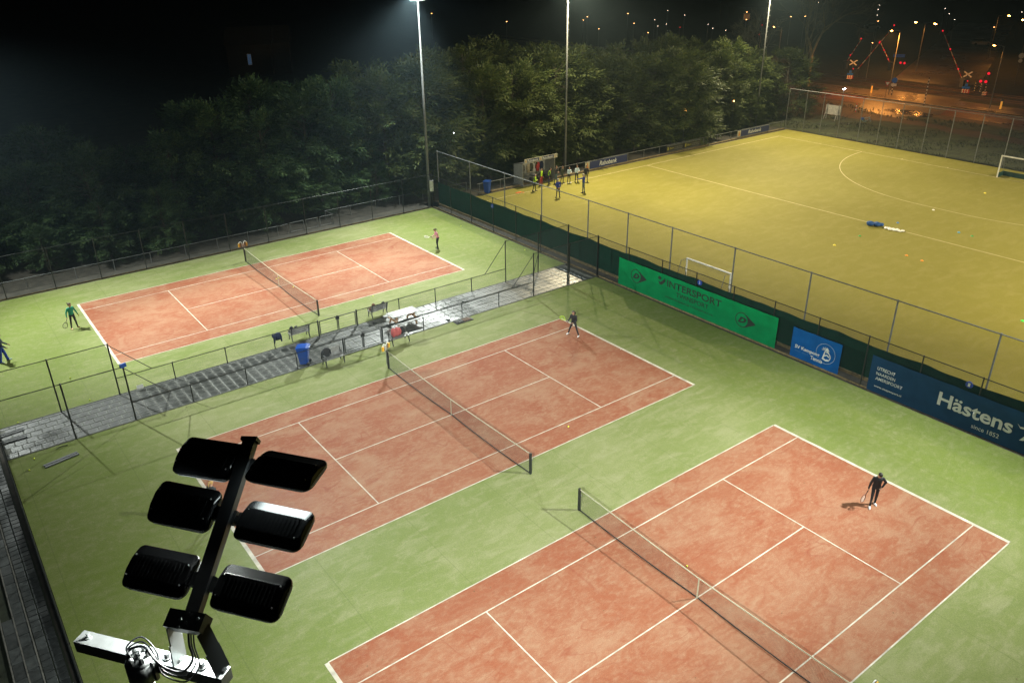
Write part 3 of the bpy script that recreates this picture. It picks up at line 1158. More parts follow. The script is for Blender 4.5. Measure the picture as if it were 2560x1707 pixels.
b.poly([(1.98, 0.75), (2.1, 0.79), (2.2, 0.74), (2.3, 0.79), (2.42, 0.75), (2.4, 0.69), (2.0, 0.69)], lambda u, v: P2(u, v))
b.build('emblem', INK_W, t)
for i, ch in enumerate('ANNIVERSARY'[:0] + 'KAMPONG'):
    a = 1.0 - i * 0.16
    u_, v_ = cu_ + 0.66 * math.cos(a), cv_ + 0.66 * math.sin(a)
text_mesh('lettering', 'anno 2017', mat('faint blue print', (0.05, 0.16, 0.36), 0.6), t, P1, 0.3, 1.15, 0.56, 0.64)

t, P1, P2 = banner('sponsor_banner', 'long navy bed maker banner with big white lettering on the east fence', -11.4, 0.04, 2.05, 9.2, NAVY_CLOTH, k=7)
for body, a, c, z0_, z1_, bo in (('UTRECHT', .37, 1.33, 1.34, 1.53, .012), ('NAARDEN', .36, 1.38, 1.06, 1.23, .004), ('AMERSFOORT', .37, 1.82, .78, .95, .004), ('www.slaapexpert.nl', .37, 1.85, .34, .48, .004),
                                 ('Hästens', 3.6, 7.07, .78, 1.50, .022), ('since 1852', 5.37, 6.62, .31, .53, 0.0)):
    text_mesh('lettering', body, INK_W, t, P1, a, c, z0_, z1_, bo)
b = MB()
# galloping horse emblem, tail first
b.poly([(7.2, 1.44), (7.34, 1.32), (7.5, 1.36), (7.7, 1.3), (7.95, 1.4), (8.35, 1.38), (8.6, 1.55), (8.72, 1.58), (8.82, 1.42), (8.7, 1.36), (8.55, 1.22), (8.45, 1.12), (8.7, 0.98), (8.62, 0.9),
        (8.35, 1.04), (8.0, 1.02), (7.82, 0.92), (7.62, 0.7), (7.45, 0.66), (7.6, 0.92), (7.64, 1.1), (7.52, 1.26), (7.36, 1.24)], lambda u, v: P1(u, v))
b.build('emblem', INK_W, t)

SIGN_BLUE = mat('blue enamel sign', (0.004, 0.04, 0.3), 0.4)
for y, z_, d_ in ((22.08, 2.24, '3'), (0.55 - 0.33, 2.4, '2'), (-16.2, 2.38, '1')):
    t = thing('number_sign', {'3': 'small round blue court number sign high on the fence by the far court', '2': 'small round blue sign numbered 2 above the green banner', '1': 'small round blue sign numbered 1 above the navy banner'}[d_], 'sign', (18.6, y, z_), 0, 'court number signs')
    b = MB().tube((-0.03, 0, 0), (0.0, 0, 0), 0.17, n=24)
    b.build('disc', SIGN_BLUE, t)
    text_mesh('numeral', d_, INK_W, t, lambda u, v: (-0.034, -u, v), -0.05, 0.05, -0.09, 0.09, 0.02)

# ------------------------------------------------------------------ floodlight masts
PANEL_BACK = mat('black lamp housing', (0.009, 0.0095, 0.0105), 0.27, 0.1, 0.6, bump=0.03, scale=14)
PANEL_RIM = mat('pale lamp rim', (0.16, 0.16, 0.165), 0.4, 0.2)
LED = glow('white led face', (0.86, 1.0, 0.98), 24.0, True)
CABLE = mat('black cable', (0.008, 0.008, 0.01), 0.4)


def rounded_outline(w_, h_, r, n=5):
    pts = []
    for cx_, cy_, a0 in ((w_ / 2 - r, h_ / 2 - r, 0), (-w_ / 2 + r, h_ / 2 - r, 90), (-w_ / 2 + r, -h_ / 2 + r, 180), (w_ / 2 - r, -h_ / 2 + r, 270)):
        for i in range(n + 1):
            a = R(a0 + 90 * i / n)
            pts.append((cx_ + r * math.cos(a), cy_ + r * math.sin(a)))
    return pts


def lamp_panel(parent, cs, ca, frm0, w_=0.515, h_=0.312, tilt=0.0, ka=0.0, dn=0.0):
    """one floodlight: rounded housing with a faceted back, front rim and lit face.
    frm maps (c, a, n) in the array plane to parent space"""
    def frm(c, a, n_):
        return frm0(c + 0.55 * dn, a - 0.3 * dn, n_ + dn + (a - ca) * ka)
    b = MB()
    layers = []
    # back facets: central plateau and sloped upper and lower flanks
    for (ww, hh, rr, dz_) in ((w_, h_, 0.05, -0.012), (w_, h_, 0.05, 0.006), (w_ - 0.006, h_ * 0.98, 0.048, 0.012), (w_ - 0.02, h_ * 0.54, 0.045, 0.042), (w_ - 0.035, h_ * 0.51, 0.04, 0.045)):
        layers.append([frm(cs + x, ca + y, dz_ - x * tilt) for x, y in rounded_outline(ww, hh, rr)])
    n = len(layers[0])
    for L_ in layers:
        b.v.extend([tuple(p) for p in L_])
    for k in range(len(layers) - 1):
        for i in range(n):
            j = (i + 1) % n
            b.f.append((k * n + i, k * n + j, (k + 1) * n + j, (k + 1) * n + i)); b.mi.append(0)
    b.f.append(tuple((len(layers) - 1) * n + i for i in range(n))); b.mi.append(0)
    h = b.build('lamp_housing', PANEL_BACK, parent)
    rim = MB()
    o1 = rounded_outline(w_ + 0.004, h_ + 0.004, 0.072)
    o2 = rounded_outline(w_ - 0.04, h_ - 0.04, 0.05)
    for dz_ in (-0.012, -0.026):
        for o_ in (o1, o2):
            rim.v.extend([tuple(frm(cs + x, ca + y, dz_ - x * tilt)) for x, y in o_])
    for i in range(n):
        j = (i + 1) % n
        rim.f += [(2 * n + i, 2 * n + j, 3 * n + j, 3 * n + i), (i, j, 2 * n + j, 2 * n + i), (n + j, n + i, 3 * n + i, 3 * n + j)]
        rim.mi += [0, 0, 0]
    rim.build('rim', PANEL_RIM, h)
    fc = MB()
    fc.add([frm(cs + x, ca + y, -0.02 - x * tilt) for x, y in rounded_outline(w_ - 0.05, h_ - 0.05, 0.045)], [tuple(reversed(range(n)))])
    fc.build('lit_face', LED, h)
    fins = MB()
    for q in range(13):
        x = -w_ * 0.36 + w_ * 0.06 * q
        p0, p1 = frm(cs + x, ca - h_ * 0.23, 0.046 - x * tilt), frm(cs + x, ca + h_ * 0.23, 0.046 - x * tilt)
        fins.beam(p0, p1, 0.006, 0.012, frm(cs, ca, 1) - frm(cs, ca, 0))
    fins.build('cooling_fin', PANEL_BACK, h, kind='stuff')
    bolts = MB()
    for x, y in ((-0.42, 0.22), (-0.42, -0.25), (0.42, 0.22), (0.42, -0.25)):
        p = frm(cs + x * w_, ca + y * h_, 0.05)
        bolts.ball(p, 0.007, 6, 4)
    bolts.build('bolt', GALV, h, kind='stuff')
    return h


def led_mast(label, loc, H, bearing, aims, pole_r=0.13, spill=700):
    t = thing('floodlight_mast', label, 'floodlight', (*loc, 0), bearing, 'led masts at the court corners')
    rot = Matrix.Rotation(-bearing, 3, 'Z')
    MB().tube((0, 0, -0.2), (0, 0, H - 0.12), pole_r * 1.08, 0.055, n=20).build('pole', GALV_DULL, t, smooth=True)
    cp = MB()
    cp.tube((0, 0, H - 0.2), (0, 0, H - 0.04), 0.095, 0.095, n=20)
    cp.ball((0, 0, H - 0.045), 0.095, 18, 8, sc_=(1, 1, 0.55))
    cp.build('pole_cap', GALV, t, smooth=True)
    bl = MB()
    for i in range(6):
        a = i * math.pi / 3
        bl.tube((0.062 * math.cos(a), 0.062 * math.sin(a), H - 0.03), (0.062 * math.cos(a), 0.062 * math.sin(a), H + 0.025), 0.017, n=6)
        bl.ball((0.062 * math.cos(a), 0.062 * math.sin(a), H + 0.025), 0.018, 8, 4)
    bl.ball((0, 0, H + 0.02), 0.026, 8, 5)
    bl.build('cap_bolt', GALV, t, kind='stuff')
    # crossbar: local x = outwards, y = -c
    cb = MB()
    cb.box(0.025, 0.135, -0.63, 0.58, H - 0.15, H - 0.05)
    cb.box(0.0, 0.03, -0.11, 0.11, H - 0.2, H - 0.03)
    cross = cb.build('crossbar', GALV, t)
    bo = MB()
    for yy, rr in ((0.5, 0.014), (-0.16, 0.02), (-0.235, 0.02), (-0.44, 0.024)):
        bo.tube((0.085, yy, H - 0.05), (0.085, yy, H - 0.005), rr, n=6)
        bo.tube((0.085, yy, H - 0.05), (0.085, yy, H - 0.04), rr * 1.7, n=12)
    bo.build('bolt', GALV, cross, kind='stuff')
    tau = R(29)
    ao = Vector((math.cos(tau), 0, math.sin(tau)))
    cc = Vector((0, -1, 0))
    nn = Vector((-math.sin(tau), 0, math.cos(tau)))
    B = Vector((0.105, -0.415, H + 0.27))

    def frm(c, a, n_):
        return B + cc * c + ao * a + nn * n_
    arm = MB()
    arm.beam(frm(-0.018, 0.03, 0.02), frm(-0.205, 1.41, 0.02), 0.10, 0.06, nn)
    arm.beam(frm(-0.2, 1.375, 0.025), frm(-0.204, 1.405, 0.025), 0.13, 0.075, nn)
    arm.build('arm', BLACK_STEEL, t)
    pl = MB()
    pl.beam(frm(-0.165, 0.02, 0.03), frm(0.105, 0.035, 0.03), 0.12, 0.11, nn)
    pl.build('bracket_plate', BLACK_STEEL, t)
    bp_ = MB()
    for c_, a_ in ((-0.01, 0.07), (-0.05, 0.02), (0.0, 0.01), (-0.04, -0.03), (0.07, 0.05)):
        p = frm(c_, a_, 0.095)
        bp_.tube(p, p + nn * 0.012, 0.012, n=6)
    bp_.build('bolt', GALV_DULL, t, kind='stuff')
    # two side plates from crossbar up to the array
    for y_, cc_ in ((-0.255, -0.14), (-0.60, 0.1)):
        s = MB()
        p0 = Vector((0.09, y_, H - 0.06)); p1 = Vector((0.02, y_ + 0.0, H + 0.05)); p2 = frm(cc_, 0.0, 0.03)
        s.beam(p0, p0 + (p2 - p0) * 0.55, 0.012, 0.13, (1, 0, 0.2))
        s.beam(p0 + (p2 - p0) * 0.5 + Vector((0.003, 0, 0)), p2, 0.012, 0.115, (1, 0, 0.2))
        s.tube(p0 + Vector((0, -0.02, 0)), p0 + Vector((0, 0.02, 0)), 0.03, n=10)
        s.build('side_plate', GALV if y_ > -0.4 else BLACK_STEEL, t)
    for c_, a_, tl_, ka_, dn_ in ((-0.49, 1.195, -0.04, 0.0, 0.0), (0.18, 1.2, 0.03, -0.42, 0.10), (-0.485, 0.80, 0.02, 0.1, 0.03), (0.265, 0.785, 0.05, -0.12, 0.02), (-0.42, 0.315, -0.02, 0.0, 0.0), (0.305, 0.305, 0.04, 0.0, 0.0)):
        h = lamp_panel(t, c_, a_, frm, tilt=tl_, ka=ka_, dn=dn_)
        arm_c = -0.018 - 0.187 * (a_ - 0.03) / 1.38
        edge = c_ + 0.26 if c_ < arm_c else c_ - 0.26
        j = MB()
        j.beam(frm(arm_c, a_ - 0.005, -0.01), frm(edge, a_ - 0.005, -0.01), 0.045, 0.05, nn)
        sgn = 1 if c_ > arm_c else -1
        j.beam(frm(edge - sgn * 0.015, a_ - 0.055, -0.01), frm(edge - sgn * 0.015, a_ + 0.045, -0.01), 0.03, 0.06, nn)
        j.beam(frm(arm_c + sgn * 0.06, a_ - 0.05, -0.005), frm(arm_c + sgn * 0.06, a_ + 0.05, -0.005), 0.025, 0.05, nn)
        j.build('hinge', BLACK_STEEL, h)
    # cables
    for k in range(3):
        o_ = 0.02 * k
        p_top = frm(-0.03 + o_, -0.02, -0.02)
        pts = [p_top, p_top + Vector((-0.02, 0, -0.1)), Vector((0.06 - o_, -0.40 - o_ * 2, H + 0.03)), Vector((0.01 - o_, -0.34 - o_, H - 0.05 - o_)), Vector((-0.02 - 0.3 * o_, -0.24 + o_, H - 0.02 - o_)),
               Vector((-0.0 + o_, -0.13, H + 0.02 + o_ * 0.5)), Vector((0.04 + o_, -0.03 + o_, H + 0.06 + o_)), Vector((0.0 - o_ * 0.5, 0.055, H + 0.05 + o_)), Vector((-0.05, 0.03 - o_, H + 0.01)), Vector((-0.03, 0.0, H - 0.02))]
        # smooth
        sm = []
        for i in range(len(pts) - 1):
            a0 = pts[max(i - 1, 0)]; a1 = pts[i]; a2 = pts[i + 1]; a3 = pts[min(i + 2, len(pts) - 1)]
            for q in range(5):
                f = q / 5
                sm.append(0.5 * ((2 * a1) + (a2 - a0) * f + (2 * a0 - 5 * a1 + 4 * a2 - a3) * f * f + (3 * a1 - a0 - 3 * a2 + a3) * f ** 3))
        sm.append(pts[-1])
        MB().path(sm, 0.006 if k else 0.009, 6).build('cable', CABLE, t, smooth=True)
    base_src = frm(-0.1, 0.75, -0.16)
    spot('floodlight_spill', t, base_src, base_src + Vector((0.15, 0, -1)), spill * TP, 178, TENNIS_LIGHT, 0.3, 0.3)
    for tx, ty, pw, ang in aims:
        tl = rot @ Vector((tx - loc[0], ty - loc[1], 0))
        spot('floodlight_beam', t, base_src, tl, pw * TP, ang, TENNIS_LIGHT, 0.75, 0.25)
    return t


def aims_for(loc, cx, cyy, pw=(10500, 15500, 19500), angs=(84, 78, 62), dist=(9, 18, 29)):
    d_ = Vector((cx - loc[0], cyy - loc[1])).normalized()
    return [(loc[0] + d_.x * k, loc[1] + d_.y * k, p, a) for k, p, a in zip(dist, pw, angs)]


SWL = (-18.051, -24.908)
led_mast('near black six panel floodlight head seen from above, at the bottom left', SWL, 16.768, R(36.5), aims_for(SWL, 0, -6, (4500, 15500, 19500)))
NEL = (18.45, 31.65)
ne = led_mast('glowing floodlight mast at the corner of the far court, before the trees', NEL, 17.48, R(236), aims_for(NEL, 0, 13, (13500, 19000, 22000)), spill=2600)
MB().box(-0.05, 0.28, 0.1, 0.45, 1.5, 2.45).build('cabinet', GALV, ne)
SEL = (18.45, -25.6)
led_mast('floodlight mast outside the view at the corner of the near court', SEL, 17.3, R(124), aims_for(SEL, 0, -7))
NWL = (-19.3, 31.65)
led_mast('floodlight mast outside the view at the west corner of the far court', NWL, 17.3, R(-52), aims_for(NWL, 0, 12, (13500, 19000, 22000)), spill=1400)


def hockey_mast(label, loc, H, aims, rgb=HOCKEY_LIGHT, spill=4500):
    t = thing('hockey_mast', label, 'floodlight', (*loc, 0), 0, 'hockey field masts')
    MB().tube((0, 0, -0.2), (0, 0, H), 0.125, 0.05, n=16).build('pole', GALV_DULL, t, smooth=True)
    pg = MB()
    z_ = 8.5
    k = 0
    while z_ < H - 0.5:
        s = 1 if k % 2 else -1
        pg.tube((0, s * 0.1, z_), (0, s * 0.3, z_), 0.012, n=5)
        z_ += 0.3
        k += 1
    pg.build('climbing_peg', GALV, t, kind='stuff')
    d_ = Vector((aims[1][0] - loc[0], aims[1][1] - loc[1], 0)).normalized()
    s_ = Vector((-d_.y, d_.x, 0))
    MB().beam(s_ * -1.5 + Vector((0, 0, H)), s_ * 1.5 + Vector((0, 0, H)), 0.08, 0.08).build('crossbar', GALV, t)
    for k in range(4):
        p = s_ * (-1.2 + 0.8 * k) + Vector((0, 0, H + 0.05))
        h = MB()
        tilt = (d_ * 0.5 + Vector((0, 0, -0.86))).normalized()
        h.loft([(p - tilt * 0.18, s_ * 0.12, tilt.cross(s_) * 0.1), (p, s_ * 0.25, tilt.cross(s_) * 0.22), (p + tilt * 0.12, s_ * 0.3, tilt.cross(s_) * 0.26)])
        hh = h.build('lamp_housing', DARK_STEEL, t)
        f = MB()
        f.loft([(p + tilt * 0.121, s_ * 0.27, tilt.cross(s_) * 0.23), (p + tilt * 0.13, s_ * 0.26, tilt.cross(s_) * 0.22)])
        f.build('lit_face', glow('warm floodlight face', HOCKEY_LIGHT, 18.0), hh)
    spot('floodlight_spill', t, d_ * 0.5 + Vector((0, 0, H - 0.1)), Vector((0, 0, 0)), spill * HP, 178, rgb, 0.3, 0.3)
    for tx, ty, pw, ang in aims:
        spot('floodlight_beam', t, d_ * 0.5 + Vector((0, 0, H - 0.1)), Vector((tx - loc[0], ty - loc[1], 0)), pw * HP, ang, rgb, 0.8, 0.3)
    return t


hockey_mast('grey hockey floodlight mast beside the dugout', (36.3, 33.6), 18.0, [(36, 24, 9000, 150), (40, 14, 22000, 105), (44, 2, 24000, 70), (24, 12, 9000, 110)], spill=6500)
hockey_mast('grey hockey floodlight mast at the far corner by the bare tree', (69.95, 35.3), 18.0, [(67, 26, 13000, 150), (60, 14, 24000, 105), (54, 2, 24000, 70)])
hockey_mast('hockey floodlight mast outside the view, south side near the courts', (36.3, -30.5), 18.0, [(36, -21, 7000, 150), (40, -11, 14000, 105), (44, 5, 22000, 75)])
hockey_mast('hockey floodlight mast outside the view, south side far corner', (69.95, -30.5), 18.0, [(67, -21, 7000, 150), (60, -11, 16000, 105), (54, 5, 24000, 75)])


# ------------------------------------------------------------------ trees
def tree_mesh(seed, H, Rm, lo, dens, droop):
    """evergreen crown: many plume-like sprays on rising limbs, made of leaf-sized blades"""
    g = np.random.default_rng(seed)
    quads = []
    limbs = []
    nl = int(84 * dens)
    for k in range(nl):
        f = (k + g.random()) / nl
        zb = H * (lo + (0.80 - lo) * f)
        az = g.random() * 2 * math.pi
        prof = (math.sqrt(max(0.0, 1 - ((f - 0.35) / 0.70) ** 2)) if f > 0.35 else 0.82 + 0.18 * f / 0.35)
        L = Rm * max(0.3, prof) * g.uniform(0.72, 1.2)
        elev = 0.2 + 0.75 * f * f + g.normal(0, 0.2)
        limbs.append((zb, az, L, elev, f))
    verts = []
    faces = []
    wood = MB()
    for zb, az, L, elev, f in limbs:
        d = np.array([math.cos(az) * math.cos(elev), math.sin(az) * math.cos(elev), math.sin(elev)])
        b0 = np.array([0, 0, zb])
        wood.tube(b0, b0 + d * L * 0.75, 0.05 * (1 - f * 0.6), 0.012, n=4, cap=False)
        ns = int(40 * L / 2.2)
        t = g.uniform(0.3, 1.05, ns) ** 0.8
        for tt in t:
            wd = 0.26 * L * (1.15 - tt) + 0.14
            off = g.normal(0, 1, 3) * wd * 0.42
            c = b0 + d * L * tt + off
            c[2] -= droop * tt * tt * L * 0.22
            # spray direction: outwards along limb with droop at the tip
            sd = d * g.uniform(0.6, 1.2) + off / (np.linalg.norm(off) + .1) * 0.55 + np.array([0, 0, g.normal(-0.12, 0.22)])
            sd /= np.linalg.norm(sd)
            side = np.cross(sd, [0, 0, 1.0]) + g.normal(0, 0.35, 3)
            side -= sd * side.dot(sd)
            side /= np.linalg.norm(side) + 1e-6
            sl = g.uniform(0.45, 0.95)
            nb = 5
            for q in range(nb):
                u_ = q / (nb - 1)
                sgn = -1 if q % 2 else 1
                p = c + sd * sl * u_ * 0.8
                bl = sl * (0.52 - 0.25 * u_) * g.uniform(0.8, 1.2)
                bd = sd * 0.75 + side * sgn * 0.66 * (1 - u_ * 0.8) + np.array([0, 0, -0.18 * droop])
                bd /= np.linalg.norm(bd)
                nrm = np.cross(bd, side)
                bw = side * bl * 0.17 + nrm * g.normal(0, 0.05) * bl
                o = len(verts)
                verts.extend([p - bw * 0.2, p + bd * bl * 0.55 + bw, p + bd * bl, p + bd * bl * 0.5 - bw])
                faces.append((o, o + 1, o + 2, o + 3))
    me = bpy.data.meshes.new('crown')
    me.from_pydata([tuple(v) for v in verts], [], faces)
    wood.tube((0, 0, -0.3), (0, 0, H * 0.9), 0.2, 0.03, n=8)
    mw = bpy.data.meshes.new('trunk')
    mw.from_pydata(wood.v, [], wood.f)
    return me, mw


def leaf_mat(name, c1, c2):
    m = bpy.data.materials.new(name)
    nt, N, L, b = nodes_of(m)
    geo = N.new('ShaderNodeNewGeometry')
    oi = N.new('ShaderNodeObjectInfo')
    mx = N.new('ShaderNodeMix')
    mx.data_type = 'RGBA'
    mx.inputs[6].default_value = (*c1, 1)
    mx.inputs[7].default_value = (*c2, 1)
    L.new(geo.outputs['Random Per Island'], mx.inputs[0])
    hs = N.new('ShaderNodeHueSaturation')
    mr = N.new('ShaderNodeMapRange')
    mr.inputs[3].default_value = 0.7
    mr.inputs[4].default_value = 1.3
    L.new(oi.outputs['Random'], mr.inputs[0])
    L.new(mr.outputs[0], hs.inputs['Value'])
    L.new(mx.outputs[2], hs.inputs['Color'])
    L.new(hs.outputs[0], b.inputs['Base Color'])
    b.inputs['Roughness'].default_value = 0.6
    b.inputs['Specular IOR Level'].default_value = 0.3
    t = N.new('ShaderNodeBsdfTranslucent')
    L.new(hs.outputs[0], t.inputs[0])
    mxs = N.new('ShaderNodeMixShader')
    mxs.inputs[0].default_value = 0.25
    L.new(b.outputs[0], mxs.inputs[1])
    L.new(t.outputs[0], mxs.inputs[2])
    L.new(mxs.outputs[0], N['Material Output'].inputs[0])
    return m


LEAF = leaf_mat('evergreen leaf', (0.026, 0.062, 0.024), (0.085, 0.13, 0.045))
LEAF_WARM = leaf_mat('warm-lit evergreen leaf', (0.032, 0.056, 0.015), (0.098, 0.116, 0.032))  # warm hockey light on the nearby trees is put into this leaf colour
BARK = mat('tree bark', (0.07, 0.055, 0.04), 0.9, vary=0.3, scale=6)
variants = []
for sd, H, Rm, lo, dens, dr in ((1, 10.0, 3.3, 0.06, 1.1, 0.8), (2, 10.0, 2.9, 0.05, 1.1, 0.4), (3, 10.0, 3.6, 0.08, 1.15, 1.0), (4, 10.0, 2.7, 0.05, 1.0, 0.3), (5, 10.0, 3.1, 0.06, 1.05, 0.6)):
    mc, mw = tree_mesh(sd, H, Rm, lo, dens, dr)
    mc2 = mc.copy()
    mc.materials.append(LEAF)
    mc2.materials.append(LEAF_WARM)
    mw.materials.append(BARK)
    variants.append((mc, mc2, mw))


def tree(name, label, x, y, h, k, sc_xy=1.0, rz=0.0, olive=False, group='evergreen trees behind the courts'):
    mc, mc2, mw = variants[k % len(variants)]
    t = thing(name, label, 'tree', (x, y, -0.05), rz, group)
    for nm, me in (('trunk', mw), ('crown', mc2 if olive else mc)):  # olive: crown copy with the warm lamp light in its leaf colour
        o = bpy.data.objects.new(nm, me)
        COL.objects.link(o)
        o.parent = t
        o.scale = (sc_xy * h / 10, sc_xy * h / 10, h / 10)
    return t


prof_x = [-44, -30, -14, -8, -4.7, 1.2, 4.3, 9.2, 14, 19, 26.5, 32.8, 39, 46.6, 56, 64.6, 69.5, 72, 76, 82]
prof_h = [8.0, 8.6, 8.7, 9.0, 7.2, 10.0, 11.4, 11.4, 11.9, 12.3, 12.5, 12.8, 12.8, 11.7, 10.8, 12.0, 11.4, 10.6, 10.2, 8.6]
front, back, low = [], [], []
x = -42.0
while x < 80.5:
    front.append((x + random.uniform(-.5, .5), 38.6 + random.uniform(-1.3, 1.2)))
    x += random.uniform(3.1, 4.3)
x = -40.0
while x < 72:
    back.append((x + random.uniform(-.8, .8), 43.5 + random.uniform(-1.5, 2.0)))
    x += random.uniform(4.6, 6.2)
x = -38.0
while x < 70:
    low.append((x, 35.8 + random.uniform(-.4, .5)))
    x += random.uniform(3.6, 5.8)
for k, (x, y) in enumerate(front):
    h = float(np.interp(x, prof_x, prof_h)) * random.uniform(0.86, 1.03)
    tree('evergreen_tree', f'evergreen tree, {ORD[min(k, 29)] if k < 30 else "last"} from the left in the front row behind the fences' if k < 30 else f'evergreen tree, {ORD[len(front) - 1 - k] if k < len(front) - 1 else "very last"} before the right end of the front row', x, y, h, k * 3 + 1, random.uniform(1.05, 1.35), random.uniform(0, 6.28), x > 15)
for k, (x, y) in enumerate(back):
    h = float(np.interp(x, prof_x, prof_h)) * random.uniform(0.95, 1.07)
    tree('evergreen_tree', f'taller evergreen tree, {ORD[k]} from the left in the back row', x, y, h, k * 2, random.uniform(1.1, 1.4), random.uniform(0, 6.28), x > 15, 'evergreen trees in the back row')
for k, (x, y) in enumerate(low):
    tree('evergreen_shrub', f'low dark evergreen bush, {ORD[k]} from the left along the foot of the tree row', x, y, random.uniform(3.2, 5.2), k + 2, random.uniform(1.0, 1.4), random.uniform(0, 6.28), x > 20, 'bushes at the foot of the trees')


def bare_tree(name, label, loc, H, seed, rb=0.42):
    g = random.Random(seed)
    t = thing(name, label, 'tree', (*loc, 0), 0)
    trunk = MB()
    twig = MB()

    def grow(p, d, L, r, depth):
        n = 4
        pts = [p]
        rad = [r]
        for i in range(n):
            d = (d + Vector((g.gauss(0, .09), g.gauss(0, .09), g.gauss(0.03, .06)))).normalized()
            p = p + d * L / n
            pts.append(p)
            rad.append(r * (1 - 0.35 * (i + 1) / n))
        (trunk if depth < 2 else twig).path(pts, rad, 8 if depth < 2 else (5 if depth < 4 else 3))
        if depth >= 6:
            return
        k = 3 if depth < 5 else 4
        for i in range(k):
            a = g.uniform(0, 6.28)
            sp = g.uniform(0.3, 0.75) if depth else g.uniform(0.15, 0.35)
            o = d.orthogonal().normalized()
            o2 = d.cross(o)
            nd = (d * math.cos(sp) + (o * math.cos(a) + o2 * math.sin(a)) * math.sin(sp))
            nd.z += 0.04 if depth < 3 else -0.08
            st = pts[-1] if i < 2 else pts[g.choice((2, 3))]
            grow(st, nd.normalized(), L * g.uniform(0.66, 0.84), max(0.016, rad[-1] * g.uniform(0.6, 0.78)), depth + 1)
    grow(Vector((0, 0, -0.2)), Vector((0.02, 0.0, 1)), H * 0.3, rb, 0)
    trunk.build('trunk', BARK_PALE, t, smooth=True)
    twig.build('crown', BARK_PALE, t)
    return t


BARK_PALE = mat('pale lichen bark', (0.12, 0.12, 0.075), 0.9, vary=0.3, scale=2)
bare_tree('bare_tree', 'tall bare winter tree standing beyond the far corner of the hockey field', (98.6, 47.5), 19.0, 3, 0.5)
bare_tree('bare_tree', 'thin bare tree beside the evergreens, left of the tall bare tree', (90.5, 50.5), 13.0, 8, 0.2)

# ------------------------------------------------------------------ people
def seg_dist(P, a, b):
    d = b - a
    t = np.clip(((P - a) @ d) / (d @ d + 1e-9), 0, 1)
    return np.linalg.norm(P - a - t[:, None] * d, axis=1)


SKIN = mat('skin', (0.42, 0.24, 0.16), 0.55)
EYE = mat('dark eye', (0.01, 0.008, 0.006), 0.3)
MOUTH = mat('lips', (0.3, 0.1, 0.08), 0.5)


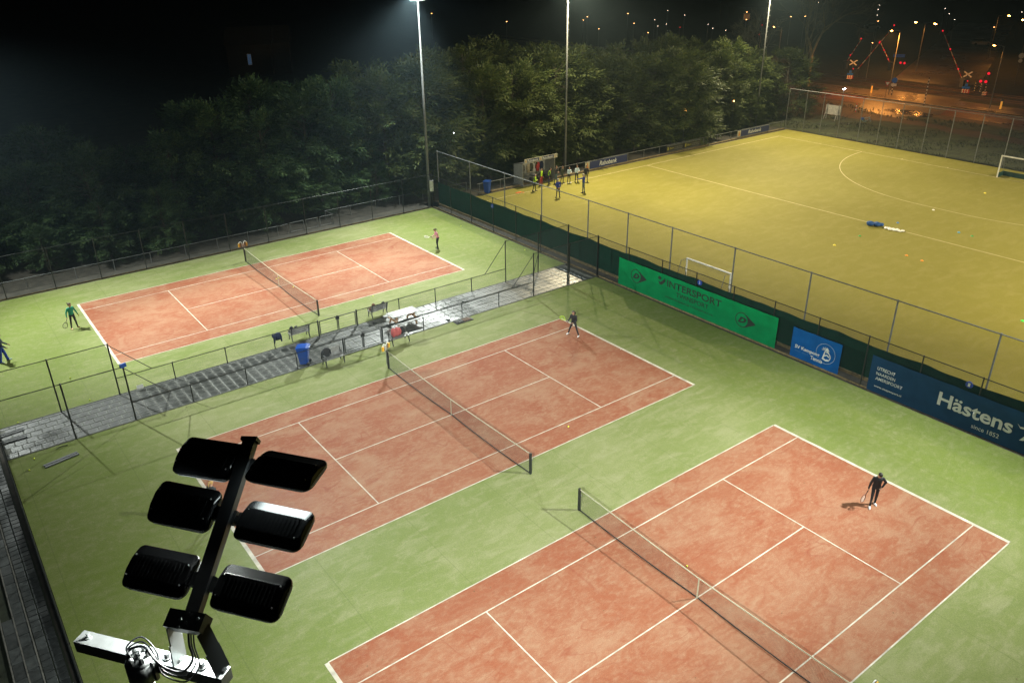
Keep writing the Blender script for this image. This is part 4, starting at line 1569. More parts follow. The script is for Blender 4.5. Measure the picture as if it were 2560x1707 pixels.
def person(label, loc, rz, top, bottom, shoe, hair, height=1.75, lean=0.05, legs=((0.05, 0.06, 0.05), (-0.05, 0.06, 0.08)), arms=None, hair_style='short', skin=None, head_pitch=0.1, head_yaw=0.0,
           group=None, bib=None, flare=1.0, voxel=0.0125, lean_side=0.0):
    """one continuous body grown from tapered limbs; local +x is the way the person faces, +y their left.
    legs: (left, right) of (pitch forward, spread, knee bend); arms: (left, right) of (upper dir, fore dir)"""
    s = height / 1.76
    t = thing('person', label, 'person', (*loc, 0), rz, group)
    V = Vector
    prims = []          # (p0, p1, r0, r1, label)
    b = MB()

    def cap(p0, p1, ra, rb, lab, sx=1.0):
        p0 = V(p0); p1 = V(p1)
        d = (p1 - p0).normalized()
        a = d.orthogonal().normalized() if abs(d.x) > 0.95 else d.cross(V((1, 0, 0))).normalized()
        c = d.cross(a)
        rings = []
        for p, r in ((p0 - d * ra * 0.92, ra * 0.35), (p0 - d * ra * 0.6, ra * 0.8), (p0, ra), (p0 + (p1 - p0) * 0.5, (ra + rb) / 2), (p1, rb), (p1 + d * rb * 0.6, rb * 0.8), (p1 + d * rb * 0.92, rb * 0.35)):
            rings.append((p, a * r, c * r * sx))
        b.loft(rings)
        prims.append((np.array(p0), np.array(p1), (ra + rb) / 2, lab))

    # legs first to find hip height
    th, sh, an = 0.44 * s, 0.43 * s, 0.075 * s
    lows = []
    geo_ = []
    for side, (pt, spd, kb) in zip((1, -1), legs):
        d1 = V((math.sin(pt), side * math.sin(spd), -math.cos(pt) * math.cos(spd))).normalized()
        d2 = V((math.sin(pt - kb), side * math.sin(spd) * 0.9, -math.cos(pt - kb) * math.cos(spd))).normalized()
        geo_.append((side, d1, d2))
        lows.append(-(d1 * th + d2 * sh).z)
    hip = max(lows) + an
    P = V((0, 0, hip))
    for side, d1, d2 in geo_:
        h0 = P + V((0, side * 0.085 * s, -0.02 * s))
        kn = h0 + d1 * th
        ak = kn + d2 * sh
        cap(h0, kn, 0.083 * s, 0.056 * s * (0.5 + 0.5 * flare), 2)
        cap(kn, ak + d2 * -0.03, 0.056 * s * (0.5 + 0.5 * flare), 0.04 * s * flare, 2)
        fd = V((1, side * 0.2, 0)).normalized()
        gz = max(ak.z - an, 0) + 0.0
        heel = V((ak.x, ak.y, gz + 0.042)) - fd * 0.045 * s
        ball = V((ak.x, ak.y, gz + 0.034)) + fd * 0.12 * s
        toe = ball + fd * 0.05 * s - V((0, 0, 0.004))
        cap(ak, heel, 0.042 * s, 0.042 * s, 3)
        cap(heel, ball, 0.042 * s, 0.04 * s, 3)
        cap(ball, toe, 0.04 * s, 0.03 * s, 3)
    # torso
    up_ = V((math.sin(lean), math.sin(lean_side), math.cos(lean))).normalized()
    lf = V((0, 1, 0))
    lf = (lf - up_ * lf.dot(up_)).normalized()
    fr = lf.cross(up_)
    ch = P + up_ * 0.46 * s
    rings = [(P - up_ * 0.10 * s, 0.07, 0.09), (P - up_ * 0.06 * s, 0.105, 0.15), (P + up_ * 0.02 * s, 0.112, 0.168), (P + up_ * 0.16 * s, 0.098, 0.142), (P + up_ * 0.3 * s, 0.112, 0.16),
             (P + up_ * 0.4 * s, 0.108, 0.178), (P + up_ * 0.47 * s, 0.085, 0.168), (P + up_ * 0.51 * s, 0.062, 0.10), (P + up_ * 0.54 * s, 0.05, 0.055)]
    b.loft([(c, fr * a * 1.08 * s, lf * w_ * 1.06 * s) for c, a, w_ in rings])
    for k in (-1, 0, 1):
        prims.append((np.array(P + lf * 0.07 * k * s - up_ * 0.09 * s), np.array(P + lf * 0.07 * k * s + up_ * 0.0 * s), 0.1 * s, 2))
        prims.append((np.array(P + lf * 0.08 * k * s + up_ * 0.1 * s), np.array(P + lf * 0.09 * k * s + up_ * 0.43 * s), 0.1 * s, 1))
    nk = P + up_ * 0.5 * s
    hd_dir = (up_ + fr * math.sin(head_pitch) * 0.6).normalized()
    cap(nk, nk + hd_dir * 0.09 * s, 0.056 * s, 0.052 * s, 0)
    hc = nk + hd_dir * 0.19 * s + fr * 0.018 * s
    hrot = Matrix.Rotation(head_yaw, 3, up_)
    hf = hrot @ (fr * math.cos(head_pitch) - up_ * math.sin(head_pitch))
    hl = hrot @ lf
    hu = hf.cross(hl)
    # skull and face
    rings = []
    for z_, rf, rs_, fx in ((-0.115, 0.03, 0.03, 0.035), (-0.095, 0.055, 0.05, 0.025), (-0.05, 0.08, 0.066, 0.012), (0.0, 0.094, 0.074, 0.0), (0.045, 0.097, 0.076, -0.004), (0.085, 0.078, 0.064, -0.006), (0.108, 0.045, 0.038, -0.006)):
        rings.append((hc + hu * z_ * s + hf * fx * s, hf * rf * s, hl * rs_ * s))
    b.loft(rings)
    prims.append((np.array(hc - hu * 0.05 * s), np.array(hc + hu * 0.05 * s), 0.08 * s, 0))
    b.ball(hc + hf * 0.1 * s - hu * 0.012 * s, 0.018 * s, 8, 6)
    for k in (-1, 1):
        b.ball(hc + hl * k * 0.075 * s - hu * 0.01 * s, 0.022 * s, 8, 6, sc_=(0.8, 0.8, 1.3))
    # arms
    if arms is None:
        arms = (((0.1, 0.25, -1), (0.25, 0.1, -1)), ((0.1, -0.25, -1), (0.25, -0.1, -1)))
    hands = []
    for side, (d1, d2) in zip((1, -1), arms):
        d1 = (fr * d1[0] + lf * d1[1] + up_ * d1[2]).normalized()
        d2 = (fr * d2[0] + lf * d2[1] + up_ * d2[2]).normalized()
        sp = P + up_ * 0.445 * s + lf * side * 0.165 * s
        el = sp + d1 * 0.28 * s
        wr = el + d2 * 0.235 * s
        cap(sp, el, 0.064 * s, 0.05 * s, 1)
        cap(el, wr, 0.05 * s, 0.036 * s, 1)
        # hand: palm, four fingers, thumb
        inn = (lf * -side * 0.8 + fr * 0.35)
        inn = (inn - d2 * inn.dot(d2)).normalized()
        wid = d2.cross(inn).normalized()
        pc = wr + d2 * 0.025 * s
        pe = pc + d2 * 0.075 * s
        b.loft([(pc - d2 * 0.03, wid * 0.022 * s, inn * 0.018 * s), (pc + d2 * 0.01, wid * 0.032 * s, inn * 0.018 * s), (pe, wid * 0.04 * s, inn * 0.015 * s), (pe + d2 * 0.012, wid * 0.03 * s, inn * 0.01 * s)])
        prims.append((np.array(pc + d2 * 0.02), np.array(pe + d2 * 0.08), 0.03 * s, 0))
        for q, ln in enumerate((0.065, 0.075, 0.07, 0.055)):
            f0 = pe + wid * (0.031 - 0.0205 * q) * s
            f1 = f0 + (d2 + inn * 0.25).normalized() * ln * 0.55 * s
            f2 = f1 + (d2 * 0.6 + inn * 0.75).normalized() * ln * 0.5 * s
            b.tube(f0 - d2 * 0.012, f1, 0.0105 * s, 0.0098 * s, 6).ball(f1, 0.0102 * s, 6, 4).tube(f1, f2, 0.0098 * s, 0.0085 * s, 6).ball(f2, 0.0086 * s, 6, 4)
        t0 = pc + wid * 0.028 * s
        t1 = t0 + (d2 * 0.6 + wid * 0.65 + inn * 0.3).normalized() * 0.045 * s
        b.tube(t0 - wid * 0.012, t1, 0.013 * s, 0.011 * s, 6).ball(t1, 0.0112 * s, 6, 4).tube(t1, t1 + (d2 + inn * 0.5).normalized() * 0.03 * s, 0.011 * s, 0.009 * s, 6)
        hands.append((pe + inn * 0.018, d2, inn, wid))
    me = bpy.data.meshes.new('body')
    me.from_pydata(b.v, [], b.f)
    ob = bpy.data.objects.new('body', me)
    COL.objects.link(ob)
    rm = ob.modifiers.new('r', 'REMESH')
    rm.mode = 'VOXEL'
    rm.voxel_size = voxel
    smd = ob.modifiers.new('s', 'SMOOTH')
    smd.iterations = 2
    smd.factor = 0.4
    dc = ob.modifiers.new('d', 'DECIMATE')
    dc.ratio = 0.22
    dg = bpy.context.evaluated_depsgraph_get()
    me2 = bpy.data.meshes.new_from_object(ob.evaluated_get(dg))
    ob.modifiers.clear()
    ob.data = me2
    bpy.data.meshes.remove(me)
    me2.name = 'body'
    n = len(me2.polygons)
    cen = np.empty(n * 3)
    me2.polygons.foreach_get('center', cen)
    cen = cen.reshape(-1, 3)
    D = np.stack([seg_dist(cen, a, c) - r for a, c, r, _ in prims])
    lab = np.array([l for _, _, _, l in prims])[D.argmin(0)]
    me2.materials.clear()
    for m in (skin or SKIN, top, bottom, shoe):
        me2.materials.append(m)
    if bib:
        me2.materials.append(bib)
        tor = np.array(P)
        h_ = (cen - np.array(P)) @ np.array(up_)
        sd_ = np.abs((cen - np.array(P)) @ np.array(lf))
        lab[(lab == 1) & (h_ > 0.06 * s) & (sd_ < 0.17 * s)] = 4
    me2.polygons.foreach_set('material_index', lab.astype(np.int32))
    me2.polygons.foreach_set('use_smooth', [True] * n)
    ob.parent = t
    # hair
    hb_ = MB()
    c0 = hc + hu * 0.012 * s
    seg, rg = 16, 10
    vid = {}
    for k in range(rg + 1):
        ph = math.pi * 0.72 * k / rg
        for i in range(seg):
            th_ = 2 * math.pi * i / seg
            fx, sy, uz = math.sin(ph) * math.cos(th_), math.sin(ph) * math.sin(th_), math.cos(ph)
            if uz < 0.25 - (0 if fx < 0.25 else 0.0) and fx > 0.30:
                continue
            nz_ = 1 + 0.05 * mnoise.noise((fx * 3, sy * 3, uz * 3 + rz))
            vid[(k, i)] = len(hb_.v)
            hb_.v.append(tuple(c0 + (hf * fx * 0.108 + hl * sy * 0.09 + hu * uz * 0.108) * s * nz_ - hf * 0.006))
    for k in range(rg):
        for i in range(seg):
            q = [(k, i), (k + 1, i), (k + 1, (i + 1) % seg), (k, (i + 1) % seg)]
            if all(x in vid for x in q):
                hb_.f.append(tuple(vid[x] for x in q)); hb_.mi.append(0)
    if hair_style == 'bun':
        hb_.ball(hc - hf * 0.11 * s + hu * 0.07 * s, 0.045 * s, 10, 7)
    elif hair_style == 'pony':
        hb_.path([hc - hf * 0.1 * s + hu * 0.04 * s, hc - hf * 0.15 * s + hu * 0.01 * s, hc - hf * 0.17 * s - hu * 0.08 * s, hc - hf * 0.15 * s - hu * 0.17 * s], [0.03 * s, 0.036 * s, 0.03 * s, 0.01 * s], 8)
    elif hair_style == 'long':
        for k in (-1, 0, 1):
            hb_.path([hc - hf * 0.06 * s + hl * 0.06 * k * s + hu * 0.03 * s, hc - hf * 0.085 * s + hl * 0.07 * k * s - hu * 0.06 * s, hc - hf * 0.085 * s + hl * 0.065 * k * s - hu * 0.17 * s], [0.045 * s, 0.046 * s, 0.02 * s], 8)
    hb_.build('hair', hair, t, smooth=True)
    for k in (-1, 1):
        MB().ball(hc + hf * 0.087 * s + hl * k * 0.031 * s + hu * 0.018 * s, 0.0085 * s, 8, 5).build('eye', EYE, t)
    MB().ball(hc + hf * 0.083 * s - hu * 0.052 * s, 0.02 * s, 8, 5, sc_=(0.5, 0.9, 0.35)).build('mouth', MOUTH, t)
    M_ = Matrix.Translation((*loc, 0)) @ Matrix.Rotation(rz, 4, 'Z')
    return t, [(M_ @ h[0], M_.to_3x3() @ h[1], M_.to_3x3() @ h[2]) for h in hands]


def racket(label, pos, d, normal, frame_m, string_m=None, size=1.0):
    """grip at pos, pointing along d"""
    d = Vector(d).normalized()
    nrm = Vector(normal)
    nrm = (nrm - d * nrm.dot(d)).normalized()
    sd = nrm.cross(d)
    t = thing('tennis_racket', label, 'racket', pos, 0)
    Z0 = Vector((0, 0, 0))
    MB().tube(Z0 - d * 0.06, Z0 + d * 0.13, 0.017 * size, 0.016 * size, 8).build('grip', RUBBER, t)
    f = MB()
    c = Z0 + d * 0.44
    pts = [c + d * 0.17 * math.cos(a) + sd * 0.128 * math.sin(a) for a in [2 * math.pi * i / 28 for i in range(29)]]
    f.path(pts, 0.013 * size, 6)
    for s in (-1, 1):
        f.path([Z0 + d * 0.13, Z0 + d * 0.2 + sd * s * 0.02, Z0 + d * 0.31 + sd * s * 0.08], 0.01, 6)
    f.build('frame', frame_m, t)
    st = MB()
    for i in range(-7, 8):
        y = i * 0.0165
        hh = 0.165 * math.sqrt(max(0, 1 - (y / 0.126) ** 2))
        st.tube(c + sd * y - d * hh, c + sd * y + d * hh, 0.0016, n=3, cap=False)
    for i in range(-9, 10):
        y = i * 0.0175
        hh = 0.125 * math.sqrt(max(0, 1 - (y / 0.168) ** 2))
        st.tube(c + d * y - sd * hh, c + d * y + sd * hh, 0.0016, n=3, cap=False)
    st.build('string_bed', string_m or WHITE_PAINT, t, kind='stuff')
    return t


def cl(name, col, rough=0.75):
    return mat(name, col, rough, vary=0.12, scale=9)


BLACK_CL = cl('black sportswear', (0.012, 0.012, 0.015))
TEAL = cl('teal sweater', (0.005, 0.22, 0.13))
PINK = cl('pink shirt', (0.62, 0.26, 0.34))
NAVY_CL = cl('dark navy jacket', (0.012, 0.02, 0.055))
BLUE_CL = cl('royal blue jacket', (0.006, 0.025, 0.2))
BLUE_TR = cl('bright blue trousers', (0.008, 0.04, 0.3))
PALE_BLUE = cl('pale blue sweater', (0.38, 0.47, 0.52))
OLIVE_CL = cl('dark olive jacket', (0.03, 0.036, 0.022))
JEANS = cl('blue grey trousers', (0.05, 0.085, 0.11))
GREY_CL = cl('charcoal jacket', (0.035, 0.036, 0.04))
HIVIS = mat('yellow bib', (0.42, 0.72, 0.01), 0.6)
RED_CL = cl('red coat', (0.32, 0.025, 0.02))
BEIGE_CL = cl('beige coat', (0.28, 0.24, 0.16))
WHITE_SHOE = mat('white shoe', (0.72, 0.72, 0.74), 0.5)
DARK_SHOE = mat('dark shoe', (0.02, 0.02, 0.022), 0.6)
ORANGE_SHOE = mat('pale orange shoe', (0.5, 0.32, 0.16), 0.6)
HAIR_BR = mat('brown hair', (0.05, 0.025, 0.012), 0.5)
HAIR_DK = mat('dark hair', (0.012, 0.009, 0.007), 0.45)
HAIR_BL = mat('blond hair', (0.42, 0.25, 0.08), 0.5)
HAIR_GY = mat('grey hair', (0.3, 0.27, 0.24), 0.6)
LIME = mat('lime racket strings', (0.45, 0.75, 0.02), 0.5)

# players on the courts
t, h = person('player in teal sweater and black trousers at the left baseline of far court', (-12.82, 23.4), R(-72), TEAL, BLACK_CL, ORANGE_SHOE, HAIR_BR, 1.76, 0.06,
              ((0.05, 0.13, 0.08), (0.0, 0.13, 0.06)), (((0.1, 0.42, -0.95), (0.4, 0.2, -0.85)), ((0.0, -0.48, -0.95), (0.3, -0.25, -1.0))), 'bun', head_yaw=0.6)
racket('racket hanging in the hand of the player in the teal sweater', h[1][0], h[1][1] + Vector((-0.45, -0.1, -0.1)), (0.2, 1, 0), BLACK_STEEL)
tb = MB().ball((0, 0, 0), 0.034, 10, 7)
BALL = mat('yellow tennis ball', (0.62, 0.72, 0.05), 0.8)
bo = tb.build('tennis_ball', BALL, None, smooth=True)
bo.location = h[0][0]
tag(bo, 'yellow tennis ball in the left hand of the player in the teal sweater', 'ball', 'tennis balls')
BALL_ME = bo.data

t, h = person('player in pink shirt and black leggings waiting behind the right baseline of far court', (12.98, 21.62), R(168), PINK, BLACK_CL, DARK_SHOE, HAIR_BR, 1.70, 0.28,
              ((0.25, 0.10, 0.3), (0.15, 0.10, 0.32)), (((0.45, 0.2, -0.9), (1.0, -0.25, -0.15)), ((0.45, -0.2, -0.9), (1.0, 0.1, -0.1))), 'pony', head_pitch=0.2)
racket('pale racket held out in front by the player in the pink shirt', h[1][0], Vector((-1, 0.1, 0.25)), (0.3, -0.6, 0.8), WHITE_PAINT)
t, h = person('player in black with lime racket taking a wide stance on the middle court', (10.93, 3.2), R(200), BLACK_CL, BLACK_CL, WHITE_SHOE, HAIR_DK, 1.70, 0.1,
              ((0.1, 0.36, 0.12), (0.12, 0.34, 0.2)), (((0.25, 0.25, -0.9), (0.95, -0.45, -0.25)), ((0.25, -0.3, -0.9), (0.95, 0.05, -0.1))), 'long', head_yaw=-0.3)
racket('lime green racket of the player in black on the middle court', h[1][0], Vector((-0.75, 0.35, 0.75)), (-0.75, -0.85, -0.2), LIME, LIME)
t, h = person('player in black with white shoes walking on the near court', (9.86, -16.97), R(222), BLACK_CL, BLACK_CL, WHITE_SHOE, HAIR_DK, 1.80, 0.16,
              ((-0.05, 0.02, 0.1), (0.32, 0.07, 0.2)), (((-0.15, 0.6, -0.85), (0.4, -0.5, -0.8)), ((0.15, -0.32, -0.95), (0.25, -0.2, -1))), 'short', head_pitch=0.55)
racket('dark racket lowered in the hand of the player in black on the near court', h[1][0], Vector((-0.85, -0.05, -0.62)), (0.35, 0.9, 0.1), mat('dark red frame', (0.08, 0.015, 0.01), 0.4))
person('person in dark top and bright blue trousers at the left edge of the view', (-17.02, 20.95), R(-15), NAVY_CL, BLUE_TR, PALE_BLUE, HAIR_DK, 1.78, 0.08,
       ((0.2, 0.1, 0.05), (-0.18, 0.08, 0.05)), (((0.35, 0.15, -0.9), (0.8, -0.1, -0.4)), ((0.3, -0.2, -0.9), (0.7, 0.1, -0.6))), 'short', flare=1.9)
person('blond player half hidden behind the near floodlight head', (-12.15, -0.62), R(30), GREY_CL, BLACK_CL, WHITE_SHOE, HAIR_BL, 1.75, 0.15,
       ((0.2, 0.15, 0.2), (-0.1, 0.15, 0.15)), None, 'pony')

# hockey group by the dugout
HK = 'hockey people by the dugout'
hp = dict(voxel=0.014)
HID = (((0.3, 0.3, -0.9), (0.7, -0.8, 0.1)), ((0.3, -0.3, -0.9), (0.7, 0.8, 0.1)))
DOWN = None
person('hockey player in yellow bib and white cap, nearest the fence', (29.05, 29.65), R(-60), GREY_CL, DARK_SHOE, DARK_SHOE, HAIR_GY, 1.72, 0.12, ((0.1, 0.1, 0.1), (-0.1, 0.08, 0.1)), HID, 'short', bib=HIVIS, group=HK, **hp)
person('hockey player in yellow bib standing upright in front of the hanging coats', (30.75, 30.75), R(-70), GREY_CL, RED_CL, DARK_SHOE, HAIR_BR, 1.78, 0.04, bib=HIVIS, group=HK, **hp)
person('hockey player in yellow bib leaning, right of the other two bibs', (31.55, 30.55), R(-40), NAVY_CL, NAVY_CL, DARK_SHOE, HAIR_BR, 1.72, 0.25, ((0.15, 0.1, 0.1), (0.0, 0.1, 0.1)), bib=HIVIS, group=HK, **hp)
person('person in black jacket with white badge, right end of the dugout', (32.4, 30.45), R(-75), BLACK_CL, JEANS, DARK_SHOE, HAIR_BR, 1.82, 0.05, arms=HID, group=HK, **hp)
person('person in dark olive jacket between black jacket and pale blue sweaters', (33.05, 30.25), R(-85), OLIVE_CL, OLIVE_CL, DARK_SHOE, HAIR_BR, 1.74, 0.04, group=HK, **hp)
person('player in pale blue sweater and light leggings near the mast', (33.55, 29.8), R(-95), PALE_BLUE, BLACK_CL, WHITE_SHOE, HAIR_DK, 1.66, 0.05, arms=HID, hair_style='long', group=HK, **hp)
person('taller player in pale blue sweater and dark trousers, right of the mast', (34.3, 29.5), R(-100), PALE_BLUE, BLACK_CL, DARK_SHOE, HAIR_BR, 1.76, 0.05, arms=HID, group=HK, **hp)
person('person in black behind the pointing coach', (35.1, 29.0), R(-120), BLACK_CL, BLACK_CL, DARK_SHOE, HAIR_DK, 1.7, 0.05, group=HK, **hp)
person('coach in royal blue jacket seen from behind with hands together', (29.35, 26.5), R(80), BLUE_CL, BLACK_CL, DARK_SHOE, HAIR_GY, 1.82, 0.04, ((0.05, 0.08, 0.05), (-0.05, 0.08, 0.05)), (((-0.1, 0.35, -0.9), (-0.35, -0.7, -0.7)), ((-0.1, -0.35, -0.9), (-0.35, 0.7, -0.7))), group=HK, **hp)
person('coach in royal blue jacket and pale cap pointing towards the players', (32.3, 26.25), R(115), BLUE_CL, JEANS, DARK_SHOE, HAIR_GY, 1.86, 0.03, ((0.04, 0.06, 0.05), (-0.04, 0.05, 0.05)), (((0.6, 0.75, -0.15), (0.75, 0.7, 0.05)), ((0.05, -0.3, -0.95), (0.3, -0.05, -1))), group=HK, **hp)


# ------------------------------------------------------------------ benches, table, bins and things on the path
IRON = mat('black cast iron', (0.015, 0.016, 0.018), 0.45, 0.2)
SLATG = mat('grey bench slat', (0.17, 0.17, 0.165), 0.5, vary=0.25, scale=7)


def bench(label, loc, rz, L=1.22):
    """faces local +y"""
    t = thing('park_bench', label, 'bench', (*loc, 0), rz, 'benches along the path')
    for s in (-1, 1):
        x = s * (L / 2 - 0.06)
        b = MB()
        b.path([(x, 0.27, 0.0), (x, 0.22, 0.2), (x, 0.24, 0.42)], 0.03, 6)
        b.path([(x, -0.27, 0.0), (x, -0.18, 0.22), (x, -0.2, 0.42), (x, -0.25, 0.65), (x, -0.31, 0.88)], 0.032, 6)
        b.path([(x, 0.24, 0.41), (x, -0.2, 0.40)], 0.022, 6)
        b.path([(x, 0.25, 0.42), (x, 0.29, 0.55), (x, 0.24, 0.63), (x, 0.0, 0.64), (x, -0.24, 0.62)], 0.02, 6)
        b.path([(x, 0.22, 0.2), (x, 0.05, 0.3), (x, -0.19, 0.22)], 0.016, 6)
        b.build('end_frame', IRON, t)
    for k in range(5):
        y = 0.24 - 0.105 * k
        MB().box(-L / 2, L / 2, y - 0.042, y + 0.042, 0.425, 0.455).build('seat_slat', SLATG, t)
    for k in range(4):
        z_ = 0.52 + 0.105 * k
        y = -0.215 - 0.075 * (z_ - 0.5) / 0.38
        MB().obox((0, y, z_), (L / 2, 0, 0), (0, 0.012, -0.003), (0, -0.008, 0.042)).build('back_slat', SLATG, t)
    return t


bench('bench facing the far court, left of the gate, with a dark bag', (-2.32, 13.17), 0)
bench('bench facing the far court, behind the picnic table', (3.05, 13.2), 0.06)
bench('bench facing the middle court beside the blue bin, with a black jacket', (-2.15, 8.88), math.pi)
bench('bench facing the middle court with the red bag on it', (2.12, 8.9), math.pi)


def lump(name, label, cat, loc, parts, m, rz=0, group=None, seed=0):
    """soft folded cloth or bag: merged ellipsoids with creases"""
    b = MB()
    for c, r, sx in parts:
        b.ball(c, r, 14, 10, sc_=sx)
    b.v = [tuple(Vector(p) * (1 + 0.10 * mnoise.noise((p[0] * 6 + seed, p[1] * 6, p[2] * 6)))) for p in b.v]
    me = bpy.data.meshes.new('shape')
    me.from_pydata(b.v, [], b.f)
    ob = bpy.data.objects.new('shape', me)
    COL.objects.link(ob)
    r_ = ob.modifiers.new('r', 'REMESH')
    r_.mode = 'VOXEL'
    r_.voxel_size = 0.022
    dg = bpy.context.evaluated_depsgraph_get()
    me2 = bpy.data.meshes.new_from_object(ob.evaluated_get(dg))
    bpy.data.objects.remove(ob)
    me2.name = name
    me2.materials.clear()
    me2.materials.append(m)
    me2.polygons.foreach_set('use_smooth', [True] * len(me2.polygons))
    o = bpy.data.objects.new(name, me2)
    COL.objects.link(o)
    o.location = loc
    o.rotation_euler = (0, 0, rz)
    return tag(o, label, cat, group)


def jacket(label, loc, rz, m, h=0.75, wd=0.26, group=None):
    """hung up by the collar: body, two sleeves; local x across"""
    t = thing('jacket', label, 'jacket', loc, rz, group)
    b = MB()
    b.loft([(Vector((0, 0, 0)), Vector((0.07, 0, 0)), Vector((0, 0.04, 0))), (Vector((0, 0, -0.05)), Vector((0.15, 0, 0)), Vector((0, 0.055, 0))), (Vector((0, 0, -0.2)), Vector((wd * 0.75, 0, 0)), Vector((0, 0.075, 0))),
            (Vector((0.01, 0, -0.45)), Vector((wd * 0.8, 0, 0)), Vector((0.03, 0.07, 0))), (Vector((0, 0, -h)), Vector((wd, 0, 0)), Vector((0, 0.06, 0)))])
    b.build('coat_body', m, t, smooth=True)
    for s in (-1, 1):
        MB().path([(s * 0.13, 0, -0.07), (s * wd * 0.95, 0.02, -0.25), (s * wd * 1.1, 0.03, -0.62)], [0.055, 0.06, 0.045], 8).build('sleeve', m, t, smooth=True)
    return t


lump('sports_bag', 'dark bag standing on the bench left of the gate', 'bag', (-2.72, 13.22, 0.46), [((0, 0, 0.12), 0.17, (1.2, 0.8, 0.8)), ((-0.05, -0.1, 0.34), 0.13, (1, .7, 1.1)), ((0.1, 0.05, 0.1), 0.12, (1, 1, 1))], BLACK_CL, seed=1)
lump('sports_bag', 'small pale bag top on the bench back left of the gate', 'bag', (-2.55, 13.02, 0.86), [((0, 0, 0.03), 0.08, (1.2, .9, .6)), ((0.08, 0, 0.05), 0.05, (1, 1, .8))], GREY_CL, seed=2)
lump('sports_bag', 'brown and black bag at the left end of the bench behind the picnic table', 'bag', (2.68, 13.22, 0.46), [((0, 0, 0.13), 0.17, (1.1, .8, .9)), ((-0.08, 0.02, 0.1), 0.14, (1, 1, 1)), ((0.05, -0.12, 0.4), 0.1, (1.3, .7, .9))], cl('brown bag', (0.13, 0.06, 0.03)), seed=3)
lump('sports_bag', 'black bag on the right of the bench behind the picnic table', 'bag', (3.3, 13.22, 0.46), [((0, 0, 0.1), 0.14, (1.5, .8, .8)), ((-0.2, 0, 0.12), 0.13, (1, .8, 1)), ((0.06, -0.2, 0.42), 0.08, (1.4, .6, .7))], BLACK_CL, seed=4)
lump('red_bag', 'red and pink sports bags standing on the right bench by the middle court', 'bag', (1.98, 8.92, 0.46), [((-0.18, 0, 0.27), 0.2, (0.75, .8, 1.5)), ((0.03, 0, 0.28), 0.2, (0.75, .8, 1.55)), ((0.22, 0.02, 0.24), 0.18, (0.7, .8, 1.45))], cl('red nylon', (0.36, 0.075, 0.075)), seed=5)
lump('backpack', 'black backpack with red trim leaning beside the red bags', 'bag', (2.36, 8.95, 0.46), [((0.04, 0, 0.26), 0.17, (.9, .8, 1.5)), ((0.05, 0.1, 0.16), 0.12, (1, 1, 1))], BLACK_CL, seed=6)
lump('towel', 'white cloth on the right end of the bench with the red bags', 'towel', (2.6, 8.86, 0.46), [((0, 0, 0.03), 0.09, (1.3, 1, .45)), ((0.06, 0.05, 0.05), 0.05, (1, 1, .6))], WHITE_PAINT, seed=7)
jacket('black jacket thrown over the back of the bench beside the blue bin', (-2.46, 9.07, 1.0), 0.1, BLACK_CL, 0.66, 0.27)
jacket('dark navy jacket hung over the low fence at the far court', (-3.86, 12.58, 1.05), 0.0, NAVY_CL, 0.42, 0.2)
lump('navy_cloth', 'small dark cloth hung on the fence post left of the navy jacket', 'clothing', (-4.12, 12.6, 0.9), [((0, 0, 0), 0.11, (.7, .5, 1.3))], NAVY_CL, seed=9)

# picnic table
t = thing('picnic_table', 'weathered wet picnic table with fixed benches on the paved path', 'picnic table', (3.72, 11.15, 0), 0.0)
for k in range(5):
    y = -0.36 + 0.18 * k
    MB().box(-0.95, 0.95, y - 0.084, y + 0.084, 0.72, 0.762).build('table_plank', wet_mat('wet grey table wood', (0.11, 0.11, 0.105), 0.28, 0.55, 1.2, 0.3) if 'wet grey table wood' not in MATS else MATS['wet grey table wood'], t)
for s in (-1, 1):
    for k in (0, 1):
        y = s * (0.68 + 0.14 * k)
        MB().box(-0.95, 0.95, y - 0.065, y + 0.065, 0.42, 0.458).build('bench_plank', MATS['wet grey table wood'], t)
for s in (-1, 1):
    x = s * 0.62
    for q in (-1, 1):
        MB().beam((x, q * 0.22, 0.72), (x, q * 0.6, 0.0), 0.07, 0.1, (1, 0, 0)).build('leg', WOOD_BROWN, t)
    MB().beam((x + s * 0.08, -0.82, 0.39), (x + s * 0.08, 0.82, 0.39), 0.06, 0.1).build('cross_beam', WOOD_BROWN, t)
    MB().beam((x, -0.38, 0.69), (x, 0.38, 0.69), 0.06, 0.07).build('top_batten', WOOD_BROWN, t)
    MB().beam((x - s * 0.05, 0, 0.4), (0.08 * s, 0, 0.7), 0.06, 0.06).build('strut', WOOD_BROWN, t)


